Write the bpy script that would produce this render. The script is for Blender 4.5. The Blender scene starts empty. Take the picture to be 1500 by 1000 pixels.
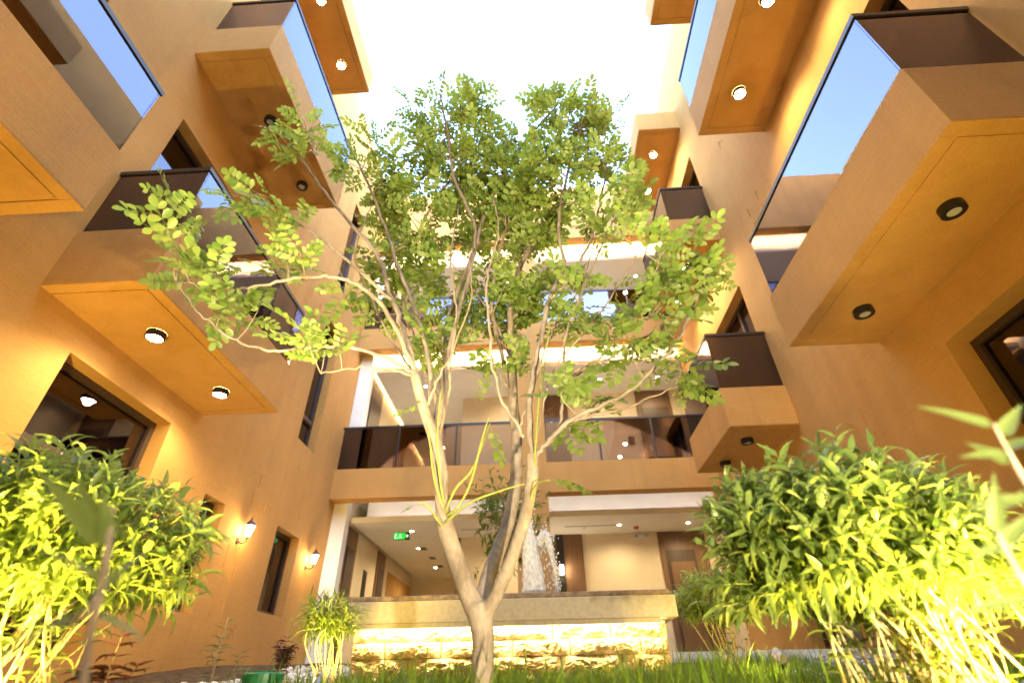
import bpy, math, random
import numpy as np
from mathutils import Vector, Matrix
C = bpy.context.scene.collection
sc = bpy.context.scene
PI = math.pi
rad = math.radians
rnd = random.Random(7)

# ---------------------------------------------------------------- camera, sky, exposure (z = 0 is the eye height)
cam_d = bpy.data.cameras.new('camera')
cam = bpy.data.objects.new('camera', cam_d); C.objects.link(cam)
yaw, pit, rol = rad(2.429), rad(34.98), rad(-1.103)
fwd = Vector((-math.sin(yaw) * math.cos(pit), math.cos(yaw) * math.cos(pit), math.sin(pit)))
rgt = Vector((math.cos(yaw), math.sin(yaw), 0)); upv = rgt.cross(fwd)
r2 = rgt * math.cos(rol) + upv * math.sin(rol); u2 = -rgt * math.sin(rol) + upv * math.cos(rol)
cam.matrix_world = Matrix((r2, u2, -fwd)).transposed().to_4x4()
cam_d.sensor_width = 36; cam_d.lens = 726.53 / 1500 * 36
cam_d.clip_start = 0.05; cam_d.clip_end = 2000
cam_d.dof.use_dof = True; cam_d.dof.focus_distance = 3.3; cam_d.dof.aperture_fstop = 1.4
sc.camera = cam
world = bpy.data.worlds.new('World'); sc.world = world; world.use_nodes = True
wn = world.node_tree
sky = wn.nodes.new('ShaderNodeTexSky'); sky.sky_type = 'NISHITA'; sky.sun_disc = False
sky.sun_elevation = rad(14); sky.sun_rotation = rad(150); sky.air_density = 1.0; sky.dust_density = 0.4; sky.ozone_density = 1.5
bg = wn.nodes['Background']; bg.inputs['Strength'].default_value = 0.15
wn.links.new(sky.outputs[0], bg.inputs['Color'])
sc.view_settings.view_transform = 'Standard'; sc.view_settings.look = 'None'
sc.view_settings.exposure = 4.65; sc.view_settings.gamma = 1.0
sc.render.engine = 'CYCLES'
sc.cycles.use_denoising = True
sc.cycles.max_bounces = 8; sc.cycles.diffuse_bounces = 4; sc.cycles.glossy_bounces = 4
sc.cycles.transmission_bounces = 6; sc.cycles.transparent_max_bounces = 12
sc.cycles.sample_clamp_indirect = 4.0
sc.cycles.caustics_reflective = False; sc.cycles.caustics_refractive = False

LK = 0.131          # one scale for all lamps
WARM = (1.0, 0.66, 0.22); WARMW = (1.0, 0.77, 0.40); GOLD = (1.0, 0.68, 0.13); SOFT = (1.0, 0.80, 0.48)

# ---------------------------------------------------------------- materials
def new_mat(name):
    m = bpy.data.materials.new(name); m.use_nodes = True
    return m, m.node_tree, m.node_tree.nodes['Principled BSDF']
def ramp2(nt, fac, a, b, p0=0.35, p1=0.65):
    r = nt.nodes.new('ShaderNodeValToRGB')
    r.color_ramp.elements[0].position = p0; r.color_ramp.elements[1].position = p1
    r.color_ramp.elements[0].color = (*a, 1); r.color_ramp.elements[1].color = (*b, 1)
    nt.links.new(fac, r.inputs[0]); return r.outputs[0]
def coords(nt, scale=(1, 1, 1)):
    g = nt.nodes.new('ShaderNodeNewGeometry'); mp = nt.nodes.new('ShaderNodeMapping')
    mp.inputs['Scale'].default_value = scale
    nt.links.new(g.outputs['Position'], mp.inputs['Vector']); return mp.outputs[0]
def noise(nt, vec, scale, detail=4, rough=0.5):
    n = nt.nodes.new('ShaderNodeTexNoise'); n.inputs['Scale'].default_value = scale
    n.inputs['Detail'].default_value = detail; n.inputs['Roughness'].default_value = rough
    nt.links.new(vec, n.inputs['Vector']); return n.outputs['Fac']
def bump(nt, b, h, strength=0.3, dist=0.01, prev=None):
    n = nt.nodes.new('ShaderNodeBump'); n.inputs['Strength'].default_value = strength
    n.inputs['Distance'].default_value = dist
    nt.links.new(h, n.inputs['Height'])
    if prev is not None: nt.links.new(prev, n.inputs['Normal'])
    nt.links.new(n.outputs[0], b.inputs['Normal']); return n.outputs[0]
def mixc(nt, fac, a, b):
    m = nt.nodes.new('ShaderNodeMix'); m.data_type = 'RGBA'; m.blend_type = 'MULTIPLY'
    m.inputs[0].default_value = fac
    nt.links.new(a, m.inputs[6]); nt.links.new(b, m.inputs[7]); return m.outputs[2]

def plaster_mat():
    m, nt, b = new_mat('trowelled_plaster')
    fine = noise(nt, coords(nt), 90, 3)
    streak = noise(nt, coords(nt, (3.0, 3.0, 55)), 1.0, 5, 0.65)
    blotch = noise(nt, coords(nt), 1.1, 5, 0.6)
    c1 = ramp2(nt, streak, (0.62, 0.345, 0.112), (0.565, 0.31, 0.098), 0.3, 0.7)
    c2 = ramp2(nt, blotch, (0.85, 0.845, 0.84), (1, 1, 1), 0.3, 0.7)
    runs = noise(nt, coords(nt, (2.6, 2.6, 0.22)), 1.3, 6, 0.7)
    c2 = mixc(nt, 0.4, c2, ramp2(nt, runs, (0.78, 0.76, 0.74), (1, 1, 1), 0.32, 0.5))
    c3 = ramp2(nt, fine, (0.88, 0.88, 0.88), (1, 1, 1), 0.35, 0.65)
    nt.links.new(mixc(nt, 1, mixc(nt, 1, c1, c2), c3), b.inputs['Base Color'])
    b.inputs['Roughness'].default_value = 0.85; b.inputs['Specular IOR Level'].default_value = 0.25
    p = bump(nt, b, streak, 0.35, 0.004); bump(nt, b, fine, 0.35, 0.003, p)
    return m
def simple(name, col, rough=0.6, spec=0.4, grain=None, gs=40, metal=0.0, bumpy=0.0):
    m, nt, b = new_mat(name)
    b.inputs['Roughness'].default_value = rough; b.inputs['Specular IOR Level'].default_value = spec
    b.inputs['Metallic'].default_value = metal
    if grain is None: grain = 0.12
    n = noise(nt, coords(nt), gs, 4)
    lo = tuple(c * (1 - grain) for c in col); hi = tuple(min(1, c * (1 + grain)) for c in col)
    nt.links.new(ramp2(nt, n, lo, hi), b.inputs['Base Color'])
    if bumpy: bump(nt, b, n, bumpy, 0.006)
    return m
def wood_mat(name, a, c):
    m, nt, b = new_mat(name)
    n = noise(nt, coords(nt, (18, 18, 0.9)), 1.6, 5, 0.6)
    nt.links.new(ramp2(nt, n, a, c, 0.3, 0.7), b.inputs['Base Color'])
    b.inputs['Roughness'].default_value = 0.45; return m
def emit(name, col, s):
    m = bpy.data.materials.new(name); m.use_nodes = True; nt = m.node_tree
    nt.nodes.remove(nt.nodes['Principled BSDF'])
    e = nt.nodes.new('ShaderNodeEmission'); e.inputs[0].default_value = (*col, 1); e.inputs[1].default_value = s * LK
    nt.links.new(e.outputs[0], nt.nodes['Material Output'].inputs[0]); return m
def tinted_glass(name, tint, f0, rough=0.0):
    m = bpy.data.materials.new(name); m.use_nodes = True; nt = m.node_tree
    nt.nodes.remove(nt.nodes['Principled BSDF'])
    t = nt.nodes.new('ShaderNodeBsdfTransparent'); t.inputs[0].default_value = (*tint, 1)
    g = nt.nodes.new('ShaderNodeBsdfGlossy'); g.inputs['Roughness'].default_value = rough
    g.inputs[0].default_value = (0.97, 0.85, 1, 1)
    if not rough:                                     # panes are never quite flat
        gn = noise(nt, coords(nt), 0.9, 2); bp = nt.nodes.new('ShaderNodeBump'); bp.inputs['Strength'].default_value = 0.05; bp.inputs['Distance'].default_value = 0.02
        nt.links.new(gn, bp.inputs['Height']); nt.links.new(bp.outputs[0], g.inputs['Normal'])
    fr = nt.nodes.new('ShaderNodeFresnel'); fr.inputs[0].default_value = f0
    mx = nt.nodes.new('ShaderNodeMixShader')
    nt.links.new(fr.outputs[0], mx.inputs[0]); nt.links.new(t.outputs[0], mx.inputs[1]); nt.links.new(g.outputs[0], mx.inputs[2])
    nt.links.new(mx.outputs[0], nt.nodes['Material Output'].inputs[0]); return m
def leaf_mat(name, a, b_, back, tl=0.4, rough=0.42, spec=0.45):
    m, nt, b = new_mat(name)
    g = nt.nodes.new('ShaderNodeNewGeometry')
    col = ramp2(nt, g.outputs['Random Per Island'], a, b_, 0.0, 1.0)
    n = noise(nt, coords(nt), 160, 3)
    col = mixc(nt, 1, col, ramp2(nt, n, (0.8, 0.82, 0.75), (1, 1, 1)))
    nt.links.new(col, b.inputs['Base Color'])
    b.inputs['Roughness'].default_value = rough; b.inputs['Specular IOR Level'].default_value = spec
    t = nt.nodes.new('ShaderNodeBsdfTranslucent'); t.inputs[0].default_value = (*back, 1)
    mx = nt.nodes.new('ShaderNodeMixShader'); mx.inputs[0].default_value = tl
    nt.links.new(b.outputs[0], mx.inputs[1]); nt.links.new(t.outputs[0], mx.inputs[2])
    nt.links.new(mx.outputs[0], nt.nodes['Material Output'].inputs[0]); return m
def bark_mat(name, a, c, sc_=60):
    m, nt, b = new_mat(name)
    n = noise(nt, coords(nt, (1, 1, 0.35)), sc_, 6, 0.65); n2 = noise(nt, coords(nt), 9, 4, 0.6)
    col = ramp2(nt, n, a, c, 0.3, 0.7)
    nt.links.new(mixc(nt, 1, col, ramp2(nt, n2, (0.6, 0.58, 0.54), (1, 1, 1), 0.35, 0.6)), b.inputs['Base Color'])
    b.inputs['Roughness'].default_value = 0.8; bump(nt, b, n, 0.6, 0.004); return m

M = {}
M['plaster'] = plaster_mat()
M['white'] = simple('white_paint', (0.78, 0.77, 0.75), 0.6, 0.3, 0.03, 3)
M['cream'] = simple('cream_wall_paint', (0.70, 0.60, 0.45), 0.6, 0.3, 0.04, 2)
M['ceiling'] = simple('ceiling_paint', (0.74, 0.71, 0.66), 0.7, 0.3, 0.03, 3)
M['panel'] = wood_mat('walnut_panel', (0.14, 0.075, 0.04), (0.20, 0.11, 0.06))
M['darkdoor'] = wood_mat('dark_door_wood', (0.055, 0.033, 0.022), (0.085, 0.05, 0.032))
M['frame'] = simple('brown_aluminium', (0.060, 0.036, 0.024), 0.4, 0.5, 0.1, 60)
M['rail'] = simple('dark_bronze_rail', (0.030, 0.021, 0.018), 0.35, 0.5, 0.1, 60)
M['black'] = simple('black_metal', (0.012, 0.012, 0.014), 0.4, 0.5, 0.1, 60)
M['glass'] = tinted_glass('smoked_balustrade_glass', (0.68, 0.63, 0.60), 2.2)
M['pane'] = tinted_glass('window_glass', (0.42, 0.40, 0.38), 1.9)
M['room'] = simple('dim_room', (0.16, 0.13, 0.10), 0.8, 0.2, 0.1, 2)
M['lens_on'] = emit('lamp_lens_lit', (1.0, 0.88, 0.70), 60)
M['lens_int'] = emit('indoor_lamp_lens', (1.0, 0.86, 0.66), 25)
M['lens_off'] = simple('lamp_lens_unlit', (0.45, 0.45, 0.45), 0.25, 0.6, 0.05, 30)
M['led'] = emit('led_strip', (1.0, 0.73, 0.38), 70)
M['led_cool'] = emit('led_strip_neutral', (1.0, 0.88, 0.82), 70 * 0.05)
M['led_wall'] = emit('led_strip_basin', (1.0, 0.80, 0.40), 75)
M['lantern'] = emit('lantern_glass', (1.0, 0.80, 0.52), 22)
M['bronze'] = simple('lantern_bronze', (0.10, 0.055, 0.035), 0.4, 0.5, 0.15, 50)
M['bark'] = bark_mat('grey_tan_bark', (0.27, 0.215, 0.165), (0.42, 0.35, 0.275))
M['twig'] = bark_mat('twig_bark', (0.30, 0.225, 0.155), (0.42, 0.33, 0.24), 120)
M['shoot'] = simple('green_shoot', (0.26, 0.29, 0.055), 0.5, 0.4, 0.15, 60)
M['cane'] = simple('pale_cane', (0.50, 0.42, 0.24), 0.55, 0.4, 0.25, 70)
M['leaf'] = leaf_mat('tree_leaf', (0.11, 0.20, 0.03), (0.32, 0.38, 0.10), (0.44, 0.56, 0.10), 0.42)
M['bush'] = leaf_mat('shrub_leaf', (0.09, 0.165, 0.035), (0.25, 0.32, 0.085), (0.40, 0.52, 0.12), 0.42, 0.38, 0.6)
M['fine'] = leaf_mat('bamboo_leaf', (0.06, 0.11, 0.015), (0.12, 0.18, 0.03), (0.22, 0.30, 0.04), 0.35)
M['sap'] = leaf_mat('grey_green_leaf', (0.07, 0.11, 0.03), (0.13, 0.17, 0.05), (0.20, 0.26, 0.06), 0.3)
M['red'] = leaf_mat('purple_leaf', (0.055, 0.018, 0.016), (0.11, 0.035, 0.025), (0.15, 0.03, 0.02), 0.25)
M['grass'] = leaf_mat('grass_blade', (0.08, 0.17, 0.015), (0.17, 0.26, 0.03), (0.28, 0.40, 0.03), 0.4, 0.45, 0.3)
M['soil'] = simple('garden_soil', (0.07, 0.045, 0.026), 0.95, 0.1, 0.5, 14, 0, 0.8)
M['pebble'] = simple('white_pebble', (0.55, 0.52, 0.47), 0.6, 0.3, 0.25, 30)
M['paving'] = simple('pale_paving', (0.42, 0.39, 0.34), 0.7, 0.3, 0.12, 8, 0, 0.2)
M['coping'] = simple('honed_limestone', (0.42, 0.37, 0.29), 0.75, 0.25, 0.08, 30, 0, 0.1)
M['copingtop'] = simple('weathered_stone_edge', (0.24, 0.175, 0.125), 0.8, 0.2, 0.25, 30, 0, 0.4)
M['stone'] = simple('split_sandstone', (0.52, 0.41, 0.23), 0.9, 0.15, 0.3, 22, 0, 1.0)
M['mortar'] = simple('mortar', (0.25, 0.21, 0.15), 0.95, 0.1, 0.2, 30, 0, 0.4)
M['greenplastic'] = simple('green_plastic', (0.015, 0.17, 0.06), 0.45, 0.5, 0.15, 30)
M['alarm'] = simple('red_plastic', (0.55, 0.06, 0.02), 0.4, 0.5, 0.05, 30)
M['sign'] = emit('exit_sign_green', (0.04, 0.85, 0.06), 0.32)
M['signw'] = emit('exit_sign_white', (0.5, 1.0, 0.5), 0.4)
def water_mat():
    m, nt, b = new_mat('aerated_water')
    b.inputs['Base Color'].default_value = (0.86, 0.88, 0.9, 1); b.inputs['Roughness'].default_value = 0.15
    b.inputs['Specular IOR Level'].default_value = 0.6
    n = noise(nt, coords(nt, (1, 1, 0.5)), 45, 5, 0.7)
    bump(nt, b, n, 0.45, 0.012)
    t = nt.nodes.new('ShaderNodeBsdfTransparent'); mx = nt.nodes.new('ShaderNodeMixShader')
    r = ramp2(nt, n, (0.55, 0.55, 0.55), (0.97, 0.97, 0.97), 0.35, 0.6)
    nt.links.new(r, mx.inputs[0]); nt.links.new(t.outputs[0], mx.inputs[1]); nt.links.new(b.outputs[0], mx.inputs[2])
    nt.links.new(mx.outputs[0], nt.nodes['Material Output'].inputs[0]); return m
M['water'] = water_mat()

# ---------------------------------------------------------------- mesh helpers
class MB:
    def __init__(s): s.v = []; s.f = []; s.m = []; s.mi = 0
    def quad(s, a, b, c, d):
        n = len(s.v); s.v += [a, b, c, d]; s.f.append((n, n + 1, n + 2, n + 3)); s.m.append(s.mi); return s
    def poly(s, pts):
        n = len(s.v); s.v += list(pts); s.f.append(tuple(range(n, n + len(pts)))); s.m.append(s.mi); return s
    def box(s, x0, x1, y0, y1, z0, z1):
        n = len(s.v)
        s.v += [(x0, y0, z0), (x1, y0, z0), (x1, y1, z0), (x0, y1, z0), (x0, y0, z1), (x1, y0, z1), (x1, y1, z1), (x0, y1, z1)]
        for q in ((0, 3, 2, 1), (4, 5, 6, 7), (0, 1, 5, 4), (1, 2, 6, 5), (2, 3, 7, 6), (3, 0, 4, 7)):
            s.f.append(tuple(n + i for i in q)); s.m.append(s.mi)
        return s
    def tube(s, pts, rr, n=7, cap=True):
        P = [Vector(p) for p in pts]
        t = (P[1] - P[0]).normalized()
        u = t.orthogonal().normalized(); base = len(s.v)
        for i, p in enumerate(P):
            t2 = (P[min(i + 1, len(P) - 1)] - P[max(i - 1, 0)]).normalized()
            u = (u - t2 * u.dot(t2)).normalized(); w = t2.cross(u)
            for k in range(n):
                a = 2 * PI * k / n; s.v.append(tuple(p + (u * math.cos(a) + w * math.sin(a)) * rr[i]))
        for i in range(len(P) - 1):
            for k in range(n):
                a = base + i * n + k; b = base + i * n + (k + 1) % n
                s.f.append((a, b, b + n, a + n)); s.m.append(s.mi)
        if cap:
            s.f.append(tuple(base + k for k in range(n))[::-1]); s.m.append(s.mi)
            s.f.append(tuple(base + (len(P) - 1) * n + k for k in range(n))); s.m.append(s.mi)
        return s
    def cyl(s, c, r, h, n=20, r2=None, axis='z'):
        c = Vector(c); d = {'z': Vector((0, 0, 1)), 'y': Vector((0, 1, 0)), 'x': Vector((1, 0, 0))}[axis]
        return s.tube([c, c + d * h], [r, r if r2 is None else r2], n)
    def lathe(s, c, prof, n=16):
        base = len(s.v)
        for r, z in prof:
            for k in range(n):
                a = 2 * PI * k / n; s.v.append((c[0] + r * math.cos(a), c[1] + r * math.sin(a), c[2] + z))
        for i in range(len(prof) - 1):
            for k in range(n):
                a = base + i * n + k; b = base + i * n + (k + 1) % n
                s.f.append((a, b, b + n, a + n)); s.m.append(s.mi)
        return s
    def build(s, name, mats, parent=None, smooth=False):
        me = bpy.data.meshes.new(name); me.from_pydata([tuple(v) for v in s.v], [], s.f)
        for m in (mats if isinstance(mats, (list, tuple)) else [mats]): me.materials.append(m)
        if any(s.m): me.polygons.foreach_set('material_index', s.m)
        if smooth: me.polygons.foreach_set('use_smooth', [True] * len(me.polygons))
        me.update()
        return link(name, me, parent)
def world_mat(o):
    m = Matrix.Identity(4)
    while o is not None:
        m = o.matrix_parent_inverse @ o.matrix_basis @ m if o.parent else o.matrix_basis @ m
        o = o.parent
    return m
def link(name, me, parent=None, mw=None):
    o = bpy.data.objects.new(name, me); C.objects.link(o)
    if parent is not None:
        o.parent = parent; o.matrix_parent_inverse = world_mat(parent).inverted()
    if mw is not None: o.matrix_basis = mw
    return o
def thing(name, label, cat, loc=(0, 0, 0), group=None):
    o = bpy.data.objects.new(name, None); C.objects.link(o); o.location = loc
    o.empty_display_size = 0.2
    return tag(o, label, cat, group)
def tag(o, label, cat, group=None):
    o['label'] = label; o['category'] = cat
    if group: o['group'] = group
    return o
def kind(o, k): o['kind'] = k; return o
def raw_mesh(name, V, F, mat, smooth=False):
    V = np.asarray(V, np.float32); F = np.asarray(F, np.int32)
    me = bpy.data.meshes.new(name); me.vertices.add(len(V)); me.vertices.foreach_set('co', V.ravel())
    k = F.shape[1]; me.loops.add(F.size); me.loops.foreach_set('vertex_index', F.ravel())
    me.polygons.add(len(F)); me.polygons.foreach_set('loop_start', np.arange(len(F), dtype=np.int32) * k)
    me.polygons.foreach_set('loop_total', np.full(len(F), k, np.int32))
    if smooth: me.polygons.foreach_set('use_smooth', np.ones(len(F), bool))
    me.materials.append(mat); me.update(calc_edges=True); me.validate(); return me
def lamp(name, typ, loc, energy, col, parent=None, **kw):
    d = bpy.data.lights.new(name, typ); d.energy = energy * LK; d.color = col
    look = kw.pop('look', None)
    for k, v in kw.items(): setattr(d, k, v)
    o = bpy.data.objects.new(name, d); C.objects.link(o); o.location = loc
    if look is not None:
        o.rotation_euler = (Vector(look) - Vector(loc)).to_track_quat('-Z', 'Y').to_euler()
    if parent is not None:
        o.parent = parent; o.matrix_parent_inverse = world_mat(parent).inverted()
    return o
def smooth_path(pts, sub=6):
    P = np.array(pts, float); out = []
    for i in range(len(P) - 1):
        p0 = P[max(i - 1, 0)]; p1 = P[i]; p2 = P[i + 1]; p3 = P[min(i + 2, len(P) - 1)]
        for k in range(sub):
            t = k / sub
            out.append(0.5 * (2 * p1 + (p2 - p0) * t + (2 * p0 - 5 * p1 + 4 * p2 - p3) * t * t + (3 * p1 - p0 - 3 * p2 + p3) * t ** 3))
    out.append(P[-1]); return np.array(out)


# ---------------------------------------------------------------- ground
def gz(x, y):
    def ss(a, b, t):
        t = min(1, max(0, (t - a) / (b - a))); return t * t * (3 - 2 * t)
    return -0.35 + 0.33 * ss(0.5, 3.0, y) + 0.05 * ss(2.6, 4.4, y) + 0.27 * ss(4.4, 7.5, y)
xs = np.linspace(-5, 4.6, 49); ys = np.linspace(-5.5, 18, 95)
V = [(x, y, gz(x, y) + 0.012 * math.sin(5 * x + 3 * y) * math.cos(4 * y - x)) for y in ys for x in xs]
F = [(j * 49 + i, j * 49 + i + 1, (j + 1) * 49 + i + 1, (j + 1) * 49 + i) for j in range(94) for i in range(48)]
kind(link('ground', raw_mesh('ground', V, F, M['soil'], True)), 'structure')
big = MB(); big.box(-300, 300, -300, 300, -1.2, -1.0)
kind(big.build('terrain', M['paving']), 'structure')
mb = MB(); mb.box(-4.25, 4.0, 9.2, 17.2, 0.22, 0.30)
kind(mb.build('gallery_floor', M['paving']), 'structure')
mb = MB(); mb.box(1.05, 3.72, 6.2, 6.38, 0.0, 0.29)
kind(mb.build('kerb', M['white']), 'structure')

# ---------------------------------------------------------------- side wings
ZB, ZT = -0.9, 12.95
def tri_cells(tris):
    return [(yf - 0.19, yf, z0, z0 + 0.21) for yf, z0 in tris]
def side_wall(X, d, Y0, Y1, openings, tris):
    mb = MB(); tc = tri_cells(tris)
    rects = [o[:4] for o in openings] + tc
    yy = sorted({Y0, Y1} | {v for r in rects for v in r[:2]}); zz = sorted({ZB, ZT} | {v for r in rects for v in r[2:4]})
    def q(y0, y1, z0, z1, x):
        a = [(x, y0, z0), (x, y1, z0), (x, y1, z1), (x, y0, z1)]
        mb.poly(a if d > 0 else a[::-1])
    for j in range(len(zz) - 1):                      # merge cells of one row into runs
        run = None
        for i in range(len(yy) - 1):
            yc = (yy[i] + yy[i + 1]) / 2; zc = (zz[j] + zz[j + 1]) / 2
            hole = any(r[0] < yc < r[1] and r[2] < zc < r[3] for r in rects)
            if hole:
                if run: q(run[0], run[1], zz[j], zz[j + 1], X); run = None
            else: run = (run[0] if run else yy[i], yy[i + 1])
        if run: q(run[0], run[1], zz[j], zz[j + 1], X)
    for y0, y1, z0, z1, dep in openings:
        B = X - d * dep
        mb.quad((X, y0, z0), (B, y0, z0), (B, y0, z1), (X, y0, z1)); mb.quad((X, y1, z0), (X, y1, z1), (B, y1, z1), (B, y1, z0))
        mb.quad((X, y0, z1), (B, y0, z1), (B, y1, z1), (X, y1, z1)); mb.quad((X, y0, z0), (X, y1, z0), (B, y1, z0), (B, y0, z0))
    for y0, y1, z0, z1 in tc:                         # triangles sunk into the render
        B = X - d * 0.010; za = z0 + 0.02; A, Bq, Cq = (y1, z0), (y1, z1), (y0, za)
        mb.poly([(X, y0, z0), (X, *A), (X, *Cq)]); mb.poly([(X, y0, za), (X, *Bq), (X, y0, z1)])
        mb.poly([(B, *A), (B, *Bq), (B, *Cq)])
        for p, r in ((A, Bq), (Bq, Cq), (Cq, A)): mb.quad((X, *p), (X, *r), (B, *r), (B, *p))
    O = X - d * 0.9
    mb.quad((X, Y0, ZT), (X, Y1, ZT), (O, Y1, ZT), (O, Y0, ZT))
    mb.quad((O, Y0, ZB), (O, Y1, ZB), (O, Y1, ZT), (O, Y0, ZT))
    mb.quad((X, Y0, ZB), (O, Y0, ZB), (O, Y0, ZT), (X, Y0, ZT)); mb.quad((X, Y1, ZB), (O, Y1, ZB), (O, Y1, ZT), (X, Y1, ZT))
    return mb
def xbox(mb, X, d, a, b, y0, y1, z0, z1):             # box between a and b metres in front of plane X
    p, q = X + d * a, X + d * b
    return mb.box(min(p, q), max(p, q), y0, y1, z0, z1)
def window(wing, X, d, y0, y1, z0, z1, dep, transom=None, mull=None):
    fw = 0.065; f = MB(); a, b = -dep + 0.002, -dep + 0.085
    xbox(f, X, d, a, b, y0, y0 + fw, z0, z1); xbox(f, X, d, a, b, y1 - fw, y1, z0, z1)
    xbox(f, X, d, a, b, y0 + fw, y1 - fw, z1 - fw, z1); xbox(f, X, d, a, b, y0 + fw, y1 - fw, z0, z0 + fw)
    zs = [(z0 + fw, z1 - fw)]
    if transom:
        xbox(f, X, d, a, b + 0.012, y0 + fw, y1 - fw, transom - 0.045, transom + 0.045)
        zs = [(z0 + fw, transom - 0.045), (transom + 0.045, z1 - fw)]
    ysp = [(y0 + fw, y1 - fw)]
    if mull:
        for k, (p, q) in enumerate(zs): xbox(f, X, d, a + 0.003, b - 0.006, mull - 0.03, mull + 0.03, p, q)
        ysp = [(y0 + fw, mull - 0.03), (mull + 0.03, y1 - fw)]
    fo = f.build('window', M['frame'], wing)
    for p, q in zs:
        for r, s in ysp:
            g = MB(); xbox(g, X, d, a + 0.03, a + 0.042, r, s, p, q); g.build('pane', M['pane'], fo)
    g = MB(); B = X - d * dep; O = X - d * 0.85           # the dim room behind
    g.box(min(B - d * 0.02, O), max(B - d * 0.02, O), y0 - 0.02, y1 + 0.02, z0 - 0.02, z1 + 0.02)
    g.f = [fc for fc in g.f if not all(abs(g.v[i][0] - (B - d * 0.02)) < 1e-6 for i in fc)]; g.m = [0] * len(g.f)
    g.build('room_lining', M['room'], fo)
def downlight(par, x, y, z, on, wing):
    mb = MB(); mb.lathe((x, y, z), [(0.088, 0.0), (0.088, -0.062), (0.080, -0.066), ((0.074 if on else 0.05), -0.066), ((0.072 if on else 0.047), -0.058)], 24)
    mb.mi = 1; mb.lathe((x, y, z), [((0.073 if on else 0.048), -0.060), (0.0005, -0.060)], 24)
    o = mb.build('downlight', [M['black'], M['lens_on'] if on else M['lens_off']], par)
    if on: lamp('downlight_lamp', 'SPOT', (x, y, z - 0.075), 45, WARMW, wing, spot_size=rad(150), spot_blend=0.55, shadow_soft_size=0.05)
    return o
def balcony(wing, X, d, y0, y1, z, lights, on, glass=True, out=1.0, hz=0.68):
    mb = MB(); ins = 0.11
    p, q = X + d * out, X
    x0, x1 = min(p, q), max(p, q)
    mb.box(x0, x1, y0, y1, z + 0.012, z + hz)
    # drip groove: a rim and a slightly raised field under the slab
    mb.box(x0, x1, y0, y0 + ins, z, z + 0.0118); mb.box(x0, x1, y1 - ins, y1, z, z + 0.0118)
    xo0, xo1 = (x1 - ins, x1) if d > 0 else (x0, x0 + ins)
    mb.box(xo0, xo1, y0 + ins, y1 - ins, z, z + 0.0118)
    xi0, xi1 = (x0, x1 - ins - 0.012) if d > 0 else (x0 + ins + 0.012, x1)
    mb.box(xi0, xi1, y0 + ins + 0.012, y1 - ins - 0.012, z + 0.001, z + 0.0119)
    o = mb.build('balcony' if glass else 'canopy', M['plaster'], wing)
    bv = o.modifiers.new('bevel', 'BEVEL'); bv.width = 0.006; bv.segments = 2; bv.limit_method = 'ANGLE'; bv.angle_limit = rad(60)
    for lx, ly in lights: downlight(o, lx, ly, z - 0.0005, on, wing)
    if glass:
        zt, zb = z + 1.56, z + hz + 0.001; e = 0.03; t = 0.012
        g = MB(); xbox(g, X, d, out - e - t, out - e, y0 + e + t + 0.004, y1 - e - t - 0.004, zb, zt); g.build('glass_panel', M['glass'], o)
        for ya in (y0 + e, y1 - e - t):
            g = MB(); xbox(g, X, d, 0.01, out - e, ya, ya + t, zb, zt); g.build('glass_panel', M['glass'], o)
        r = MB(); w = 0.045
        xbox(r, X, d, out - e - w + 0.01, out - e + 0.014, y0 + e - 0.016, y1 - e + 0.016, zt + 0.001, zt + 0.05)
        for ya in (y0 + e - 0.016, y1 - e + 0.016 - w): xbox(r, X, d, 0.0, out - e - w + 0.009, ya, ya + w, zt + 0.001, zt + 0.05)
        r.build('handrail', M['rail'], o)
    return o

XL, XR = -4.25, 3.73
left = thing('building_wing', 'tall orange plaster wing with two wall lanterns and slim windows near its foot', 'building', (XL - 0.4, 3, -0.35))
openL = [(3.60, 5.12, 0.30, 2.62, 0.26), (6.14, 6.62, 0.80, 2.13, 0.24), (8.18, 9.06, 1.02, 2.26, 0.24),
         (8.13, 8.88, 3.78, 6.56, 0.24), (8.13, 8.88, 7.55, 10.2, 0.24), (3.31, 5.10, 3.60, 5.98, 0.24), (3.31, 5.10, 7.60, 9.85, 0.24), (0.2, 2.0, 3.60, 5.98, 0.24)]
trisL = [(7.32, 2.60), (7.74, 2.60), (7.24, 2.28), (7.66, 2.28), (7.32, 0.60), (7.72, 0.60), (7.30, 6.36), (7.72, 6.36), (7.22, 6.02), (7.64, 6.02)]
side_wall(XL, 1, -5, 10.0, openL, trisL).build('wall', M['plaster'], left)
for k, o in enumerate(openL):
    tr = {0: 1.85, 3: 4.36, 4: 8.13}.get(k); ml = {5: 4.2, 6: 4.2, 7: 1.1}.get(k)
    window(left, XL, 1, *o, transom=tr, mull=ml)
mb = MB(); mb.box(XL - 0.9, XR + 0.9, -5.9, -5.003, ZB, ZT); mb.build('unseen_back_wall', M['plaster'], left)  # unseen wall behind the camera, added to keep out low sky glow
mb = MB()
for y in (6.98, 7.26): mb.box(XL - 0.002, XL + 0.006, y, y + 0.018, 0.75, 1.72)
mb.build('conduit', M['plaster'], left)
balcony(left, XL, 1, -0.4, 2.29, 2.95, [(-3.70, 0.4), (-3.70, 1.5)], False)
balcony(left, XL, 1, 3.05, 5.58, 2.95, [(-3.69, 3.80), (-3.67, 4.96)], True)
balcony(left, XL, 1, 2.97, 5.62, 6.95, [(-3.67, 3.95), (-3.67, 5.10)], False)
balcony(left, XL, 1, 2.6, 5.60, 10.70, [(-3.63, 3.78), (-3.65, 4.97)], True, glass=False)

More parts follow.
